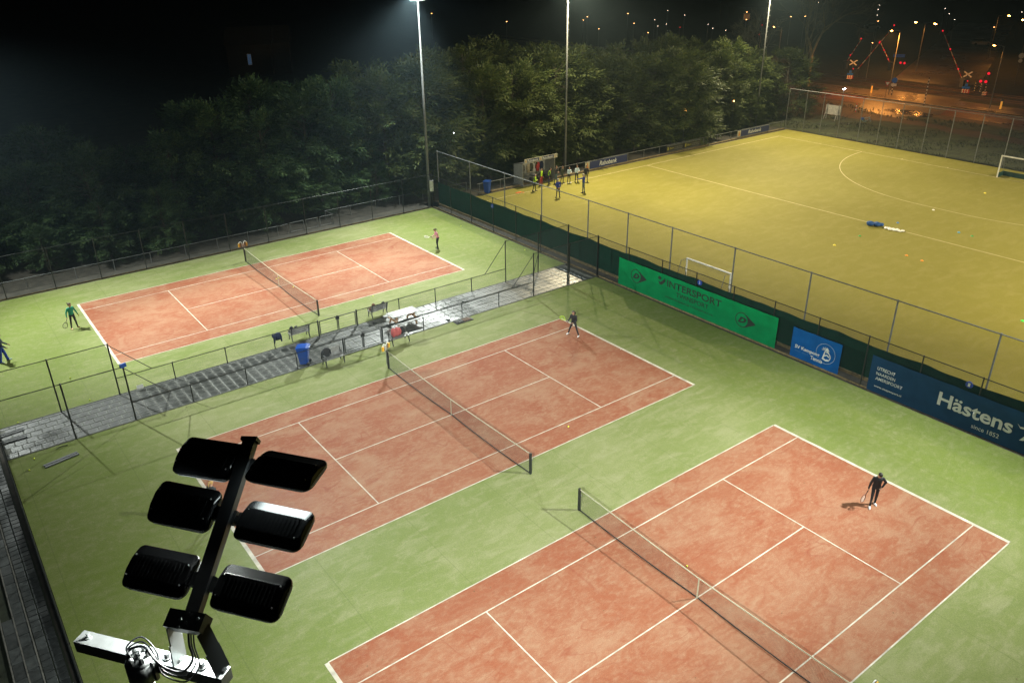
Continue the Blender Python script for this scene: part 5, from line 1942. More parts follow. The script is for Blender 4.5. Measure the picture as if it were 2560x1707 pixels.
def wheelie_bin(label, loc, rz, h=1.07):
    t = thing('wheelie_bin', label, 'bin', (*loc, 0), rz)
    b = MB()
    n = lambda hw, hd, z_: [(-hw, -hd, z_), (hw, -hd, z_), (hw, hd, z_), (-hw, hd, z_)]
    vs_ = n(0.2, 0.22, 0.06) + n(0.275, 0.32, h - 0.1) + n(0.295, 0.34, h - 0.1) + n(0.295, 0.34, h - 0.05)
    fs = [(3, 2, 1, 0), (12, 13, 14, 15)]
    for a in (0, 4, 8):
        for i in range(4):
            j = (i + 1) % 4
            fs.append((a + i, a + j, a + 4 + j, a + 4 + i))
    b.add(vs_, fs)
    b.build('body', BIN_BLUE, t)
    l = MB()
    rings = []
    for x in (-0.305, -0.15, 0.0, 0.15, 0.305):
        for y, z_ in ((-0.36, h - 0.05), (-0.35, h - 0.01), (-0.1, h + 0.035), (0.2, h + 0.045), (0.36, h + 0.02), (0.36, h - 0.03)):
            l.v.append((x, y, z_ - abs(x) * 0.05))
    for i in range(4):
        for j in range(5):
            a = i * 6 + j
            l.f.append((a, a + 6, a + 7, a + 1)); l.mi.append(0)
    l.f.append(tuple(range(6))); l.mi.append(0)
    l.f.append(tuple(reversed(range(24, 30)))); l.mi.append(0)
    l.build('lid', BIN_BLUE, t)
    MB().tube((-0.22, 0.38, h - 0.04), (0.22, 0.38, h - 0.04), 0.016, n=8).build('handle', BIN_BLUE, t)
    for s in (-1, 1):
        MB().tube((s * 0.24, 0.25, 0.1), (s * 0.3, 0.25, 0.1), 0.1, n=16).build('wheel', RUBBER, t)
    return t


wheelie_bin('blue wheelie bin standing on the paved path by the middle court fence', (-3.48, 9.86), R(-125), 1.12)
wheelie_bin('dark blue wheelie bin in the corner of the hockey field by the trees', (25.15, 32.0), R(-60), 1.2)

# boot scraper mat, shoe, grates, signs on the fence
t = thing('shoe_mat', 'black shoe cleaning mat with brushes lying below the fence', 'mat', (6.85, 9.08, 0), 0.0)
MB().box(-0.62, 0.62, -0.26, 0.26, 0.0, 0.035).build('tray', RUBBER, t)
for k in range(6):
    MB().box(-0.55 + 0.18 * k, -0.43 + 0.18 * k, -0.2, 0.2, 0.035, 0.075).build('brush', mat('brown brush', (0.09, 0.05, 0.03), 0.8, vary=0.3) if k > 2 else RUBBER, t)
lump('old_shoe', 'small dark object lying on the path left of the shoe mat', 'shoe', (6.15, 9.68, 0.0), [((0, 0, 0.05), 0.06, (2.2, .8, .8)), ((-0.12, 0.03, 0.08), 0.05, (.8, .8, 1.2))], RUBBER, seed=11)
for k, (x0, y0, x1, y1, lb) in enumerate(((-17.17, 7.74, -15.71, 8.01, 'grey gutter length lying on the turf at the left edge of the middle court'), (-18.42, 11.93, -17.38, 12.02, 'upper of two dark channel lengths lying on the path at the left edge'), (-18.45, 11.22, -17.36, 11.2, 'lower of two dark channel lengths lying on the path at the left edge'))):
    a = Vector((x0, y0, 0)); c = Vector((x1, y1, 0))
    L_ = (c - a).length
    t = thing('channel', lb, 'channel', a, math.atan2(y1 - y0, x1 - x0))
    bb = MB()
    bb.box(0, L_, -0.15, -0.03, 0.0, 0.05).box(0, L_, 0.03, 0.15, 0.0, 0.05).box(0, L_, -0.03, 0.03, 0.0, 0.012)
    bb.build('profile', mat('grey plastic channel', (0.03, 0.033, 0.036), 0.55, vary=0.2), t)
t = thing('notice', 'small white notice fixed low on the fence at the west end of path', 'sign', (-11.7, 12.6, 0.17), 0)
MB().box(-0.17, 0.17, -0.012, 0.0, -0.11, 0.11).build('board', WHITE_PAINT, t)
t = thing('small_blue_box', 'small blue box sign on top of the tall post at the west end of path', 'sign', (-12.73, 9.455, 3.0), 0.3)
MB().box(-0.14, 0.16, -0.05, -0.045 + 0.1, -0.02, 0.17).build('box', mat('blue sign plastic', (0.01, 0.08, 0.4), 0.4), t)
t = thing('plank', 'short curved hose end lying on the turf near the path', 'hose', (-16.2, 9.05, 0.0), 0)
MB().path([(0.25 * math.cos(a), 0.12 * math.sin(a) - 0.05, 0.015) for a in np.linspace(0.3, 2.9, 9)], 0.014, 6).build('tube', RUBBER, t)
# pale straw on the court 2 net post ground
BALLS = [(-17.44, 8.75, 'upper of two yellow balls on the turf left of the gutter length'), (-17.78, 7.85, 'lower of two yellow balls on the turf left of the gutter length'), (-17.52, 12.85, 'yellow ball on the turf by the west end of path'),
         (-14.14, 13.03, 'yellow ball under the tall fence at the west end of path'), (-14.45, 16.32, 'yellow ball on turf behind the left baseline of the far court'), (4.3, 16.18, 'yellow ball on the near sideline edge of the far court'),
         (17.45, 25.09, 'yellow ball behind the right baseline near the green windscreen'), (17.94, 16.96, 'yellow ball by the windscreen beyond the right end of path'), (3.86, -4.51, 'yellow ball in the near alley of the middle court'),
         (0.39, 23.34, 'left of three yellow balls under the far court net'), (0.62, 23.46, 'middle of three yellow balls under the far court net'), (0.72, 21.15, 'right of three yellow balls under the far court net'), (0.93, -14.75, 'yellow ball by the net of the near court')]
for x, y, lb in BALLS:
    o = bpy.data.objects.new('tennis_ball', BALL_ME)
    COL.objects.link(o)
    o.location = (x, y, 0.04)
    o.scale = (1.15,) * 3
    tag(o, lb, 'ball', 'tennis balls')

# leaves and grit blown against the edges of the turf
LITTER = mat('dead leaf', (0.09, 0.065, 0.025), 0.85, vary=0.5, scale=30)
g = np.random.default_rng(11)
lv, lf_ = [], []
for _ in range(2600):
    q = g.random()
    if q < 0.4:
        x, y = g.uniform(-18, 18), 31.2 - abs(g.normal(0, 0.9))
    elif q < 0.7:
        x, y = 18.4 - abs(g.normal(0, 0.5)), g.uniform(-26, 31)
    elif q < 0.85:
        x, y = g.uniform(-18, 18), (9.35 - abs(g.normal(0, 0.25))) if g.random() < 0.5 else (12.75 + abs(g.normal(0, 0.25)))
    else:
        x, y = g.uniform(-18, 18), g.uniform(-26, 31)
        if 9.3 < y < 12.8:
            continue
    a = g.uniform(0, 6.28)
    r_ = g.uniform(0.012, 0.035)
    o_ = len(lv)
    ca_, sa_ = math.cos(a), math.sin(a)
    for (px_, py_, pz_) in ((-1, 0, 0.2), (0, -.55, 0), (1.1, 0, 0.3), (0, .55, 0.35)):
        lv.append((x + r_ * (px_ * ca_ - py_ * sa_), y + r_ * (px_ * sa_ + py_ * ca_), 0.013 + r_ * pz_))
    lf_.append((o_, o_ + 1, o_ + 2, o_ + 3))
me = bpy.data.meshes.new('leaf_litter')
me.from_pydata(lv, [], lf_)
me.materials.append(LITTER)
o = bpy.data.objects.new('leaf_litter', me)
COL.objects.link(o)
o['kind'] = 'stuff'
tag(o, 'small dead leaves blown along the edges of the turf', 'leaves')

# ------------------------------------------------------------------ hockey side
def goal(label, x, y, rz, wd, h, dp, board=True, net_m=WIRE_GREY, post=0.05):
    """opening faces local -x"""
    t = thing('goal', label, 'goal', (x, y, 0), rz)
    for s in (-1, 1):
        MB().box(-post, post, s * wd / 2 - post, s * wd / 2 + post, 0, h + post).build('goal_post', WHITE_PAINT, t)
        MB().path([(0, s * wd / 2, h), (dp * 0.5, s * wd / 2, h), (dp, s * wd / 2, 0.05)], 0.02, 6).build('net_stay', GALV_DULL, t)
    MB().box(-post, post, -wd / 2 + post, wd / 2 - post, h - post, h + post).build('crossbar', WHITE_PAINT, t)
    if board:
        MB().box(dp - 0.04, dp, -wd / 2, wd / 2, 0, 0.46).build('backboard', mat('dark green board', (0.005, 0.04, 0.035), 0.6), t)
        for s in (-1, 1):
            MB().box(0.06, dp - 0.04, s * wd / 2 - 0.03, s * wd / 2 + 0.01, 0, 0.46).build('sideboard', MATS['dark green board'], t)
    m_ = MB()
    nn_ = int(wd / 0.1)
    for i in range(nn_ + 1):
        y_ = -wd / 2 + wd * i / nn_
        m_.path([(0, y_, h), (dp * 0.5, y_, h - 0.03), (dp, y_, 0.05)], 0.002, 3)
    for i in range(30):
        f = i / 29
        p = Vector((dp * 0.5 * min(1, 2 * f) + dp * 0.5 * max(0, 2 * f - 1), 0, h - 0.03 * min(1, 2 * f) - (h - 0.08) * max(0, 2 * f - 1)))
        m_.tube(p + Vector((0, -wd / 2, 0)), p + Vector((0, wd / 2, 0)), 0.002, n=3)
    m_.build('net_mesh', net_m, t, kind='stuff')
    return t


goal('white hockey goal with dark green boards at the right edge of the field', 67.7, GY, 0, 3.76, 2.14, 1.2)
goal('small white goal standing behind the green banner beside the ball stop fence', 21.95, 2.35, math.pi, 3.7, 2.08, 1.2, False, post=0.04)

# dugout
PANEL = mat('pale grey dugout panel', (0.3, 0.3, 0.27), 0.5, vary=0.12)
t = thing('dugout', 'grey team dugout with two lettered boards along its roof edge', 'dugout', (29.25, 31.6, 0), 0)
Wd, Dp = 4.05, 1.6
MB().box(0, Wd, Dp - 0.04, Dp, 0.1, 1.95).build('back_wall', PANEL, t)
for x in (0.0, Wd - 0.04):
    b = MB()
    b.add([(x, 0.1, 0.1), (x, Dp - 0.04, 0.1), (x, Dp - 0.04, 1.95), (x, 0.1, 2.3), (x + 0.04, 0.1, 0.1), (x + 0.04, Dp - 0.04, 0.1), (x + 0.04, Dp - 0.04, 1.95), (x + 0.04, 0.1, 2.3)],
          [(0, 1, 2, 3), (7, 6, 5, 4), (0, 4, 5, 1), (1, 5, 6, 2), (2, 6, 7, 3), (3, 7, 4, 0)])
    b.build('side_wall', PANEL, t)
b = MB()
b.add([(-0.05, -0.1, 2.34), (Wd + .05, -0.1, 2.34), (Wd + .05, Dp + 0.05, 1.97), (-0.05, Dp + 0.05, 1.97), (-0.05, -0.1, 2.30), (Wd + .05, -0.1, 2.30), (Wd + .05, Dp + 0.05, 1.955), (-0.05, Dp + 0.05, 1.955)],
      [(0, 1, 2, 3), (7, 6, 5, 4), (0, 4, 5, 1), (1, 5, 6, 2), (2, 6, 7, 3), (3, 7, 4, 0)])
b.build('roof', DARK_STEEL, t)
fas = MB().box(0, Wd + 0.1, -0.16, -0.11, 2.3, 2.68).build('fascia', mat('cream board', (0.36, 0.35, 0.27), 0.5), t)
BOARD_BLUE = mat('blue sign board', (0.012, 0.022, 0.11), 0.4)
LOGO_OR = mat('orange logo print', (0.5, 0.18, 0.03), 0.6)
for x0 in (0.34, 2.22):
    MB().box(x0, x0 + 1.45, -0.168, -0.162, 2.33, 2.65).build('name_board', BOARD_BLUE, fas)
    text_mesh('lettering', 'Rabobank', INK_W, fas, lambda u, v: (u, -0.172, v), x0 + 0.08, x0 + 1.35, 2.37, 2.61, 0.015)
for x0 in (0.04, 1.85, 3.74):
    b = MB()
    b.poly([(x0 + 0.06, 2.4), (x0 + 0.2, 2.4), (x0 + 0.16, 2.5), (x0 + 0.13, 2.6), (x0 + 0.1, 2.5)], lambda u, v: (u, -0.168, v))
    b.build('emblem', LOGO_OR, fas)
MB().box(0.05, Wd - 0.05, Dp - 0.45, Dp - 0.05, 0.42, 0.46).build('seat', PANEL, t)
for x in (0.3, 1.9, 3.6):
    MB().box(x, x + 0.06, Dp - 0.42, Dp - 0.08, 0.05, 0.42).build('seat_leg', DARK_STEEL, t)
MB().box(-0.1, Wd + 0.1, 0, Dp, -0.02, 0.08).build('floor_slab', CONCRETE, t)
for x, m, hh, lb in ((0.35, BLACK_CL, .9, 'black coat hanging at the left end of the dugout wall'), (0.72, GREY_CL, .85, 'charcoal coat hanging second from left in the dugout'), (1.05, BLACK_CL, .95, 'long black coat hanging third from left in the dugout'),
                     (1.75, BEIGE_CL, .9, 'beige coat hanging in the middle of the dugout wall'), (2.12, OLIVE_CL, .8, 'olive coat hanging right of the beige coat in the dugout'), (2.95, RED_CL, .9, 'red coat hanging in the right half of the dugout'), (3.45, NAVY_CL, .75, 'dark blue coat hanging at the right end of the dugout wall')):
    jacket(lb, (29.25 + x, 31.6 + Dp - 0.13, 1.72), 0, m, hh, 0.2, 'coats in the dugout')
lump('sports_bag', 'heap of pale bags on the dugout seat at the left end', 'bag', (29.7, 32.9, 0.47), [((0, 0, 0.1), 0.17, (1.3, .9, .8)), ((0.3, 0, 0.1), 0.14, (1, .9, .8))], BEIGE_CL, seed=13)


def ad_board(label, x0, x1, z0, z1, body, base_m, print_m, logo=None):
    t = thing('advertising_board', label, 'sign', (x0, 32.2, 0), 0, 'boards along the hockey field')
    MB().box(0, x1 - x0, -0.02, 0.02, z0, z1).build('board', base_m, t)
    f = MB()
    f.box(-0.02, x1 - x0 + 0.02, -0.03, 0.03, z1, z1 + 0.03).box(-0.02, x1 - x0 + 0.02, -0.03, 0.03, z0 - 0.03, z0)
    f.build('edge_trim', GALV_DULL, t)
    for s, a, c, zz0, zz1, sh in body:
        text_mesh('lettering', s, print_m, t, lambda u, v: (u, -0.028, v), a, c, zz0, zz1, 0.02, sh)
    if logo:
        MB().box(logo[0], logo[1], -0.035, 0.02, z0, z1).build('logo_board', MATS['cream board'], t)
        m_ = (logo[0] + logo[1]) / 2
        b = MB()
        b.poly([(m_ - 0.2, z0 + .1), (m_ + 0.2, z0 + .1), (m_ + 0.1, z0 + .32), (m_ + 0.03, z1 - .08), (m_ - 0.05, z1 - .08), (m_ - 0.1, z0 + .32)], lambda u, v: (u, -0.04, v))
        b.build('emblem', LOGO_OR, t)
    return t


ad_board('blue bank board with white lettering right of the dugout', 38.5, 43.9, 0.16, 0.92, [('Rabobank', 1.35, 3.9, 0.3, 0.78, 0.25)], BOARD_BLUE, INK_W, (-0.66, -0.06))
ad_board('blue bank board with white lettering near the far corner', 63.1, 68.5, 0.22, 0.9, [('Rabobank', 1.35, 3.9, 0.36, 0.78, 0.25)], BOARD_BLUE, INK_W, (-0.66, -0.06))
DK_BOARD = mat('black advertising board', (0.012, 0.012, 0.01), 0.5)
INK_Y = mat('yellow print', (0.22, 0.2, 0.02), 0.6)
for x0, lb in ((50.1, 'left black board with yellow lettering along the hockey field'), (53.0, 'right black board with yellow lettering along the hockey field')):
    t = ad_board(lb, x0, x0 + 2.75, 0.22, 0.86, [('Berg', 0.5, 1.2, 0.36, 0.66, 0.2)], DK_BOARD, INK_Y)
    b = MB()
    b.poly([(0.12, 0.36), (0.36, 0.36), (0.36, 0.76), (0.26, 0.68), (0.12, 0.76)], lambda u, v: (u, -0.028, v))
    b.build('emblem', INK_Y, t)
    text_mesh('lettering', 'WIJNEN', mat('grey print', (0.16, 0.16, 0.15), 0.6), t, lambda u, v: (u, -0.028, v), 1.3, 2.55, 0.5, 0.64)
    text_mesh('lettering', 'SPORTPLEIN', MATS['grey print'], t, lambda u, v: (u, -0.028, v), 1.3, 2.55, 0.34, 0.46)

# things lying on the hockey field
lump('kit_bag', 'blue kit bag lying on the line across the hockey field', 'bag', (44.15, 3.45, 0.0), [((-0.2, 0.2, 0.2), 0.28, (1.1, 1.1, .75)), ((0.1, -0.2, 0.18), 0.27, (1.1, 1.2, .7)), ((0.35, -0.45, 0.15), 0.2, (1, 1, .7))], cl('blue nylon', (0.006, 0.06, 0.24)), seed=15)
for i, (dx, dy) in enumerate(((0.2, -.5), (0.45, -.7), (0.15, -.9), (0.5, -1.05), (0.25, -1.3), (0.6, -1.4), (0.35, -1.65), (0.65, -1.8))):
    pos = (44.1 + dx * 0.8, 2.9 + dy * 0.95, 0.0)
    if i == 0:
        o = lump('white_bib', 'white folded bib spilled in the row beside the blue kit bag', 'bib', pos, [((0, 0, 0.05), 0.17, (1.2, .9, .38)), ((0.12, 0.1, 0.07), 0.1, (1, 1, .5))], WHITE_PAINT, group='white bibs beside the kit bag', seed=17)
        bib0 = o
    else:
        o = bib0.copy()
        COL.objects.link(o)
        o.location = pos
        o.rotation_euler = (0, 0, i * 1.3)
CONES = [(37.4, 2.7, (0.75, 0.62, 0.05), 'yellow'), (39.5, -2.0, (0.8, 0.28, 0.02), 'orange'), (39.3, -3.3, (0.8, 0.3, 0.03), 'orange'), (40.9, 2.7, (0.02, 0.3, 0.05), 'green'), (46.4, 2.6, (0.05, 0.2, 0.55), 'blue'), (47.8, -1.8, (0.05, 0.3, 0.5), 'light blue'),
         (47.7, -2.9, (0.03, 0.35, 0.08), 'green'), (52.2, 2.6, (0.85, 0.85, 0.8), 'white'), (61.0, 2.3, (0.75, 0.62, 0.05), 'yellow'), (33.9, -12.6, (0.05, 0.8, 0.1), 'bright green')]
WHERE = ['yellow marker cone alone in the middle of the hockey field', 'left orange marker cone of two on the hockey field', 'right orange marker cone of two on the hockey field', 'green marker cone below the blue kit bag', 'blue marker cone just above the spilled white bibs',
         'light blue marker cone right of the kit bag', 'dark green marker cone beside the light blue one', 'white marker cone on the shooting circle line', 'yellow marker cone inside the shooting circle', 'bright green marker cone at the right edge of the view']
for (x, y, c, nm), lb in zip(CONES, WHERE):
    b = MB()
    b.loft([((0, 0, 0.0), (0.12, 0, 0), (0, 0.12, 0)), ((0, 0, 0.012), (0.115, 0, 0), (0, 0.115, 0)), ((0, 0, 0.07), (0.045, 0, 0), (0, 0.045, 0))])
    o = b.build('marker_cone', mat(f'{nm} cone plastic', c, 0.5), loc=(x, y, 0.002))
    tag(o, lb, 'cone', 'marker cones on the hockey field')
o = lump('orange_bib', 'orange bib and stick lying on the sideline by the dugout', 'bib', (27.5, 30.15, 0), [((0, 0, 0.04), 0.18, (2.2, .7, .3)), ((0.4, -0.2, 0.03), 0.08, (2, .8, .5))], cl('orange cloth', (0.6, 0.14, 0.02)), seed=19)

# ------------------------------------------------------------------ beyond the hockey field: verge, road, railway crossing
VERGE = mat('rough night verge', (0.03, 0.036, 0.011), 0.95, vary=0.55, scale=0.7, bump=1.0)


def wavy(pts, amp, step=1.0, seed=0):
    out = []
    n = len(pts)
    for i in range(n):
        a = Vector(pts[i]); c = Vector(pts[(i + 1) % n])
        L_ = (c - a).length
        k = max(1, int(L_ / step))
        for q in range(k):
            p = a + (c - a) * q / k
            out.append((p.x + amp * mnoise.noise((p.x * .35 + seed, p.y * .35, 0)), p.y + amp * mnoise.noise((p.x * .35, p.y * .35 + seed, 9))))
    return out


sheet('verge', wavy([(72.0, -45), (84, -45), (86, 5), (84.5, 16), (87, 22), (84, 33), (80, 45), (72.0, 45)], 1.6, 1.0, 2), -0.04, VERGE)
sheet('track', rect(72, 97, -45, 60), -0.07, mat('muddy track', (0.035, 0.018, 0.011), 0.75, vary=0.4, scale=0.5, bump=0.6))
sheet('verge', wavy([(88.5, -45), (93, -45), (92.5, 10), (93.5, 24), (90.5, 27), (89, 24), (88, 12)], 1.3, 1.0, 5), -0.035, VERGE)
sheet('cycle_path', [(95.5, -60), (101.2, -60), (101.2, 90), (96.5, 90), (95.5, 40)], -0.05, BRICKPATH)
sheet('road', [(89, 26), (96, 24.5), (125, 33), (240, 78), (238, 92), (122, 46), (100, 38), (91, 34)], -0.045, ROAD)
sheet('road', [(103, -60), (108.2, -60), (108.2, 110), (103, 110)], -0.047, ROAD)
sheet('puddle', wavy([(92.3, 24.5), (95.2, 24.8), (96.2, 27.5), (95.2, 31), (93.2, 31.5), (92.4, 28)], 0.7, 0.6, 8), -0.042 + 0.005, PUDDLE)
sheet('railway_bed', rect(110, 121, -80, 160), -0.042, mat('dark ballast', (0.022, 0.02, 0.018), 0.95, vary=0.5, scale=4, bump=1.0))
RAIL = mat('worn rail steel', (0.16, 0.11, 0.08), 0.35, 0.7)
for x in (111.8, 113.25, 116.3, 117.75):
    MB().box(x - 0.035, x + 0.035, -80, 160, -0.04, 0.1).build('rail', RAIL, kind='structure')
kb = MB()
for k in range(60):
    kb.box(101.25, 101.5, -40 + 2 * k, -38.05 + 2 * k, -0.06, 0.1)
kb.build('road_kerb', CONCRETE, kind='structure')
b = MB()
for y0 in (12.5, 17.5, 22.0):
    b.add([(103.4, y0, -0.038), (103.55, y0, -0.038), (103.55, y0 + 2.6, -0.038), (103.4, y0 + 2.6, -0.038)], [(0, 1, 2, 3)])
b.add([(104.6, 18.6, -0.038), (104.8, 18.6, -0.038), (104.8, 22.5, -0.038), (104.6, 22.5, -0.038)], [(0, 1, 2, 3)])
b.poly([(104.2, 22.4), (104.7, 23.9), (105.2, 22.4)], lambda u, v: (u, v, -0.037))
b.build('road_markings', LINE, kind='structure')

# rough grass tufts on the verge
g = np.random.default_rng(5)
tv, tf = [], []
for _ in range(5200):
    x = g.uniform(72.5, 93)
    y = g.uniform(-12, 44)
    if mnoise.noise((x * 0.22, y * 0.22, 3)) < -0.12 or 84.8 < x < 88.5:
        continue
    hgt = g.uniform(0.08, 0.3)
    for q in range(4):
        a = g.uniform(0, 6.28)
        dx, dy = math.cos(a), math.sin(a)
        o = len(tv)
        tv += [(x - dy * .03, y + dx * .03, -.04), (x + dy * .03, y - dx * .03, -.04), (x + dx * hgt * .7, y + dy * hgt * .7, hgt)]
        tf.append((o, o + 1, o + 2))
me = bpy.data.meshes.new('rough_grass')
me.from_pydata(tv, [], tf)
me.materials.append(VERGE)
o = bpy.data.objects.new('rough_grass', me)
COL.objects.link(o)
o['kind'] = 'stuff'
tag(o, 'rough grass tufts on the dark verge behind the hockey fence', 'grass')

# sign board, path lamp, bicycle
t = thing('notice_board', 'white wooden notice board seen from behind beside the path lamp', 'sign', (81.7, 31.9, 0), R(97))
for k in range(7):
    MB().box(-1.02, 1.02, -0.02, 0.02, 0.62 + 0.172 * k, 0.785 + 0.172 * k).build('plank', mat('off-white plank', (0.5, 0.47, 0.42), 0.7, vary=0.25, scale=4), t)
for s in (-0.8, 0.8):
    MB().beam((s, 0.06, 0), (s, 0.06, 1.95), 0.1, 0.08).build('post', WOOD_GREY, t)
    MB().beam((s, 0.1, 1.5), (s, 0.9, 0), 0.07, 0.07).build('strut', WOOD_GREY, t)


def street_lamp(name, label, x, y, h, arm, col, power, strength, group=None, double=False, r_=0.075, pole_m=GALV_DULL, size=1.0, sample=False):
    """arm: (dx, dy) of the outreach from the pole top to the lamp head"""
    t = thing(name, label, 'street lamp', (x, y, 0), 0, group)
    MB().tube((0, 0, -0.2), (0, 0, h), r_, r_ * 0.6, n=10).build('pole', pole_m, t)
    arms_ = [Vector((arm[0], arm[1], 0.0))] + ([Vector((-arm[0], -arm[1], 0.0))] if double else [])
    for a in arms_:
        if a.length > 0.15:
            MB().path([(0, 0, h - 0.05), (a.x * 0.4, a.y * 0.4, h + 0.1), (a.x * 0.8, a.y * 0.8, h + 0.12)], 0.035, 6).build('arm', pole_m, t)
        dn = a.normalized() if a.length > 0.15 else Vector((1, 0, 0))
        s = Vector((-dn.y, dn.x, 0))
        c = a + Vector((0, 0, h + 0.12))
        hd = MB().loft([(c - dn * 0.35 * size + Vector((0, 0, .02)), s * 0.06 * size, Vector((0, 0, 0.04 * size))), (c - dn * 0.1 * size, s * 0.14 * size, Vector((0, 0, 0.08 * size))), (c + dn * 0.3 * size, s * 0.13 * size, Vector((0, 0, 0.07 * size)))]).build('lamp_head', DARK_STEEL, t, smooth=True)
        MB().ball(c + dn * 0.08 * size - Vector((0, 0, 0.07 * size)), 0.17 * size, 10, 6, sc_=(1.1, 1.1, 0.62)).build('lamp_glass', glow(f'lamp glass {col[0]:.2f} {col[1]:.2f} {strength:.0f}', col, strength), hd, smooth=True)
        if power:
            d_ = bpy.data.lights.new('lamp_light', 'SPOT')
            d_.energy = power
            d_.color = col
            d_.spot_size = R(176)
            d_.spot_blend = 0.6
            d_.shadow_soft_size = 0.15
            l = bpy.data.objects.new('lamp_light', d_)
            COL.objects.link(l)
            l.parent = t
            l.location = c + dn * 0.08 - Vector((0, 0, 0.22))
    return t


SOD = (1.0, 0.36, 0.06)
SODG = (1.0, 0.36, 0.06)
street_lamp('street_lamp', 'tall orange street lamp at the road left of the double lamp', 105.7, 37.7, 9.2, (-1.0, 0.75), SODG, 13000, 40)
street_lamp('street_lamp', 'double headed orange street lamp beyond the railway', 132.5, 47.9, 8.2, (-0.4, -1.9), SODG, 2500, 60, double=True, size=1.3)
street_lamp('street_lamp', 'orange street lamp at the right, nearest the hockey fence', 105.2, 22.3, 8.2, (0.1, 1.3), SODG, 2200, 40)
street_lamp('street_lamp', 'distant orange street lamp at the far right', 160.5, 48.0, 8.0, (0.5, -1.6), SODG, 1500, 60, size=1.3)
street_lamp('street_lamp', 'orange street lamp at the right edge of the view', 146.0, 36.2, 8.5, (0.2, 1.2), SODG, 1500, 60, size=1.3)
street_lamp('street_lamp', 'orange street lamp seen through the bare tree branches', 129.9, 75.8, 6.0, (-0.9, 1.2), SODG, 900, 40)
street_lamp('path_lamp', 'short white path lamp beside the notice board', 82.1, 31.1, 3.95, (0.0, 0.0), (1.0, 0.82, 0.85), 160, 60, r_=0.05)

t = thing('bicycle', 'dark bicycle with pale blue parts parked behind the hockey fence', 'bicycle', (82.1, 27.2, 0), R(-80))
for x in (-0.52, 0.52):
    MB().path([(x + 0.33 * math.cos(a), 0, 0.34 + 0.33 * math.sin(a)) for a in np.linspace(0, 2 * math.pi, 25)], 0.022, 6).build('wheel', RUBBER, t)
f = MB()
for a, c in (((-0.52, 0, .34), (-0.12, 0, .3)), ((-0.12, 0, .3), (-0.25, 0, .82)), ((-0.25, 0, .82), (0.36, 0, .86)), ((-0.12, 0, .3), (0.38, 0, .76)), ((-0.52, 0, .34), (-0.24, 0, .76)), ((0.52, 0, .34), (0.34, 0, .98))):
    f.tube(a, c, 0.022, n=6)
f.build('frame', mat('pale blue paint', (0.12, 0.3, 0.36), 0.35), t)
MB().path([(0.26, -0.3, 1.05), (0.36, -0.12, 1.04), (0.34, 0, 1.0), (0.36, 0.12, 1.04), (0.26, 0.3, 1.05)], 0.016, 6).build('handlebar', GALV, t)
MB().ball((-0.27, 0, .9), 0.12, 10, 6, sc_=(1.1, .6, .35)).build('saddle', RUBBER, t)
MB().box(-0.75, -0.38, -0.13, 0.13, .5, .78).build('pannier_bag', MATS['blue nylon'], t)

RED_LIT = glow('red signal light', (1.0, 0.01, 0.03), 1.1)
RW_R = mat('red band paint', (0.45, 0.02, 0.015), 0.5)
RW_W = mat('white band paint', (0.7, 0.68, 0.64), 0.5)
SIGN_B = mat('blue traffic sign', (0.01, 0.10, 0.42), 0.4, emit=(0.02, 0.2, 0.8), estr=0.03)
SIGN_W = mat('white traffic sign', (0.7, 0.7, 0.68), 0.5)


def red_lamp(parent, p, r_=0.15):
    h = MB().tube(Vector(p) + Vector((0.12, 0.02, 0)), Vector(p) + Vector((0.02, 0, 0)), r_ * 1.15, n=14).build('lamp_hood', RUBBER, parent)
    MB().ball(p, r_, 10, 7).build('red_light', RED_LIT, h)


def barrier(label, base, tip, tt=(0.12, 0.5, 0.98)):
    """raised half barrier; base on ground, tip in the air (relative)"""
    t = thing('railway_barrier', label, 'barrier', (*base, 0), 0, 'raised barriers at the railway crossing')
    MB().box(-0.35, 0.35, -0.3, 0.3, -0.05, 1.1).build('barrier_machine', DARK_STEEL, t)
    MB().box(-0.25, 0.25, -0.5, 0.5, 1.1, 1.35).build('counterweight', DARK_STEEL, t)
    p0 = Vector((0, 0, 1.0))
    p1 = Vector(tip)
    n_ = 12
    for k in range(n_):
        a = p0 + (p1 - p0) * k / n_
        c = p0 + (p1 - p0) * (k + 0.97) / n_
        MB().beam(a, c, 0.1 - 0.004 * k, 0.16 - 0.006 * k, (1, 0, 0)).build('boom_band', RW_R if k % 2 else RW_W, t)
    for f in tt:
        red_lamp(t, p0 + (p1 - p0) * f + Vector((-0.12, 0, 0.08)), 0.12)
    return t


def pt(px, py, dist_xy=None, z=None):
    """world point on the viewing ray at a given height or at plan distance x"""
    d = fw + rt * ((px - 1280) / FPX) + up * ((853.5 - py) / FPX)
    if z is not None:
        k = (z - CAM.z) / d.z
    else:
        k = (dist_xy - CAM.x) / d.x
    return CAM + d * k


def zc(a, c):
    return (2080 + a / 4.9, 20 + c / 4.9)


def mk_barrier(label, bpx, tpx, xb, xt, tt):
    b_ = pt(*zc(*bpx), dist_xy=xb)
    t_ = pt(*zc(*tpx), dist_xy=xt)
    return barrier(label, (b_.x, b_.y), (t_.x - b_.x, t_.y - b_.y, t_.z), tt)


mk_barrier('raised red and white barrier rising to the right from the left crossed sign', (300, 760), (770, 215), 118.5, 119.5, (0.62, 0.99))
mk_barrier('raised barrier on the far side of the tracks with three red lights', (715, 700), (590, 415), 131.0, 131.0, (0.2, 0.6, 0.98))
mk_barrier('raised barrier leaning left from the right crossed sign', (1600, 905), (1358, 283), 121.0, 121.0, (0.22, 0.62, 0.99))
mk_barrier('raised far barrier at the left of the crossing', (175, 650), (365, 378), 127.0, 127.5, (0.3, 0.98))


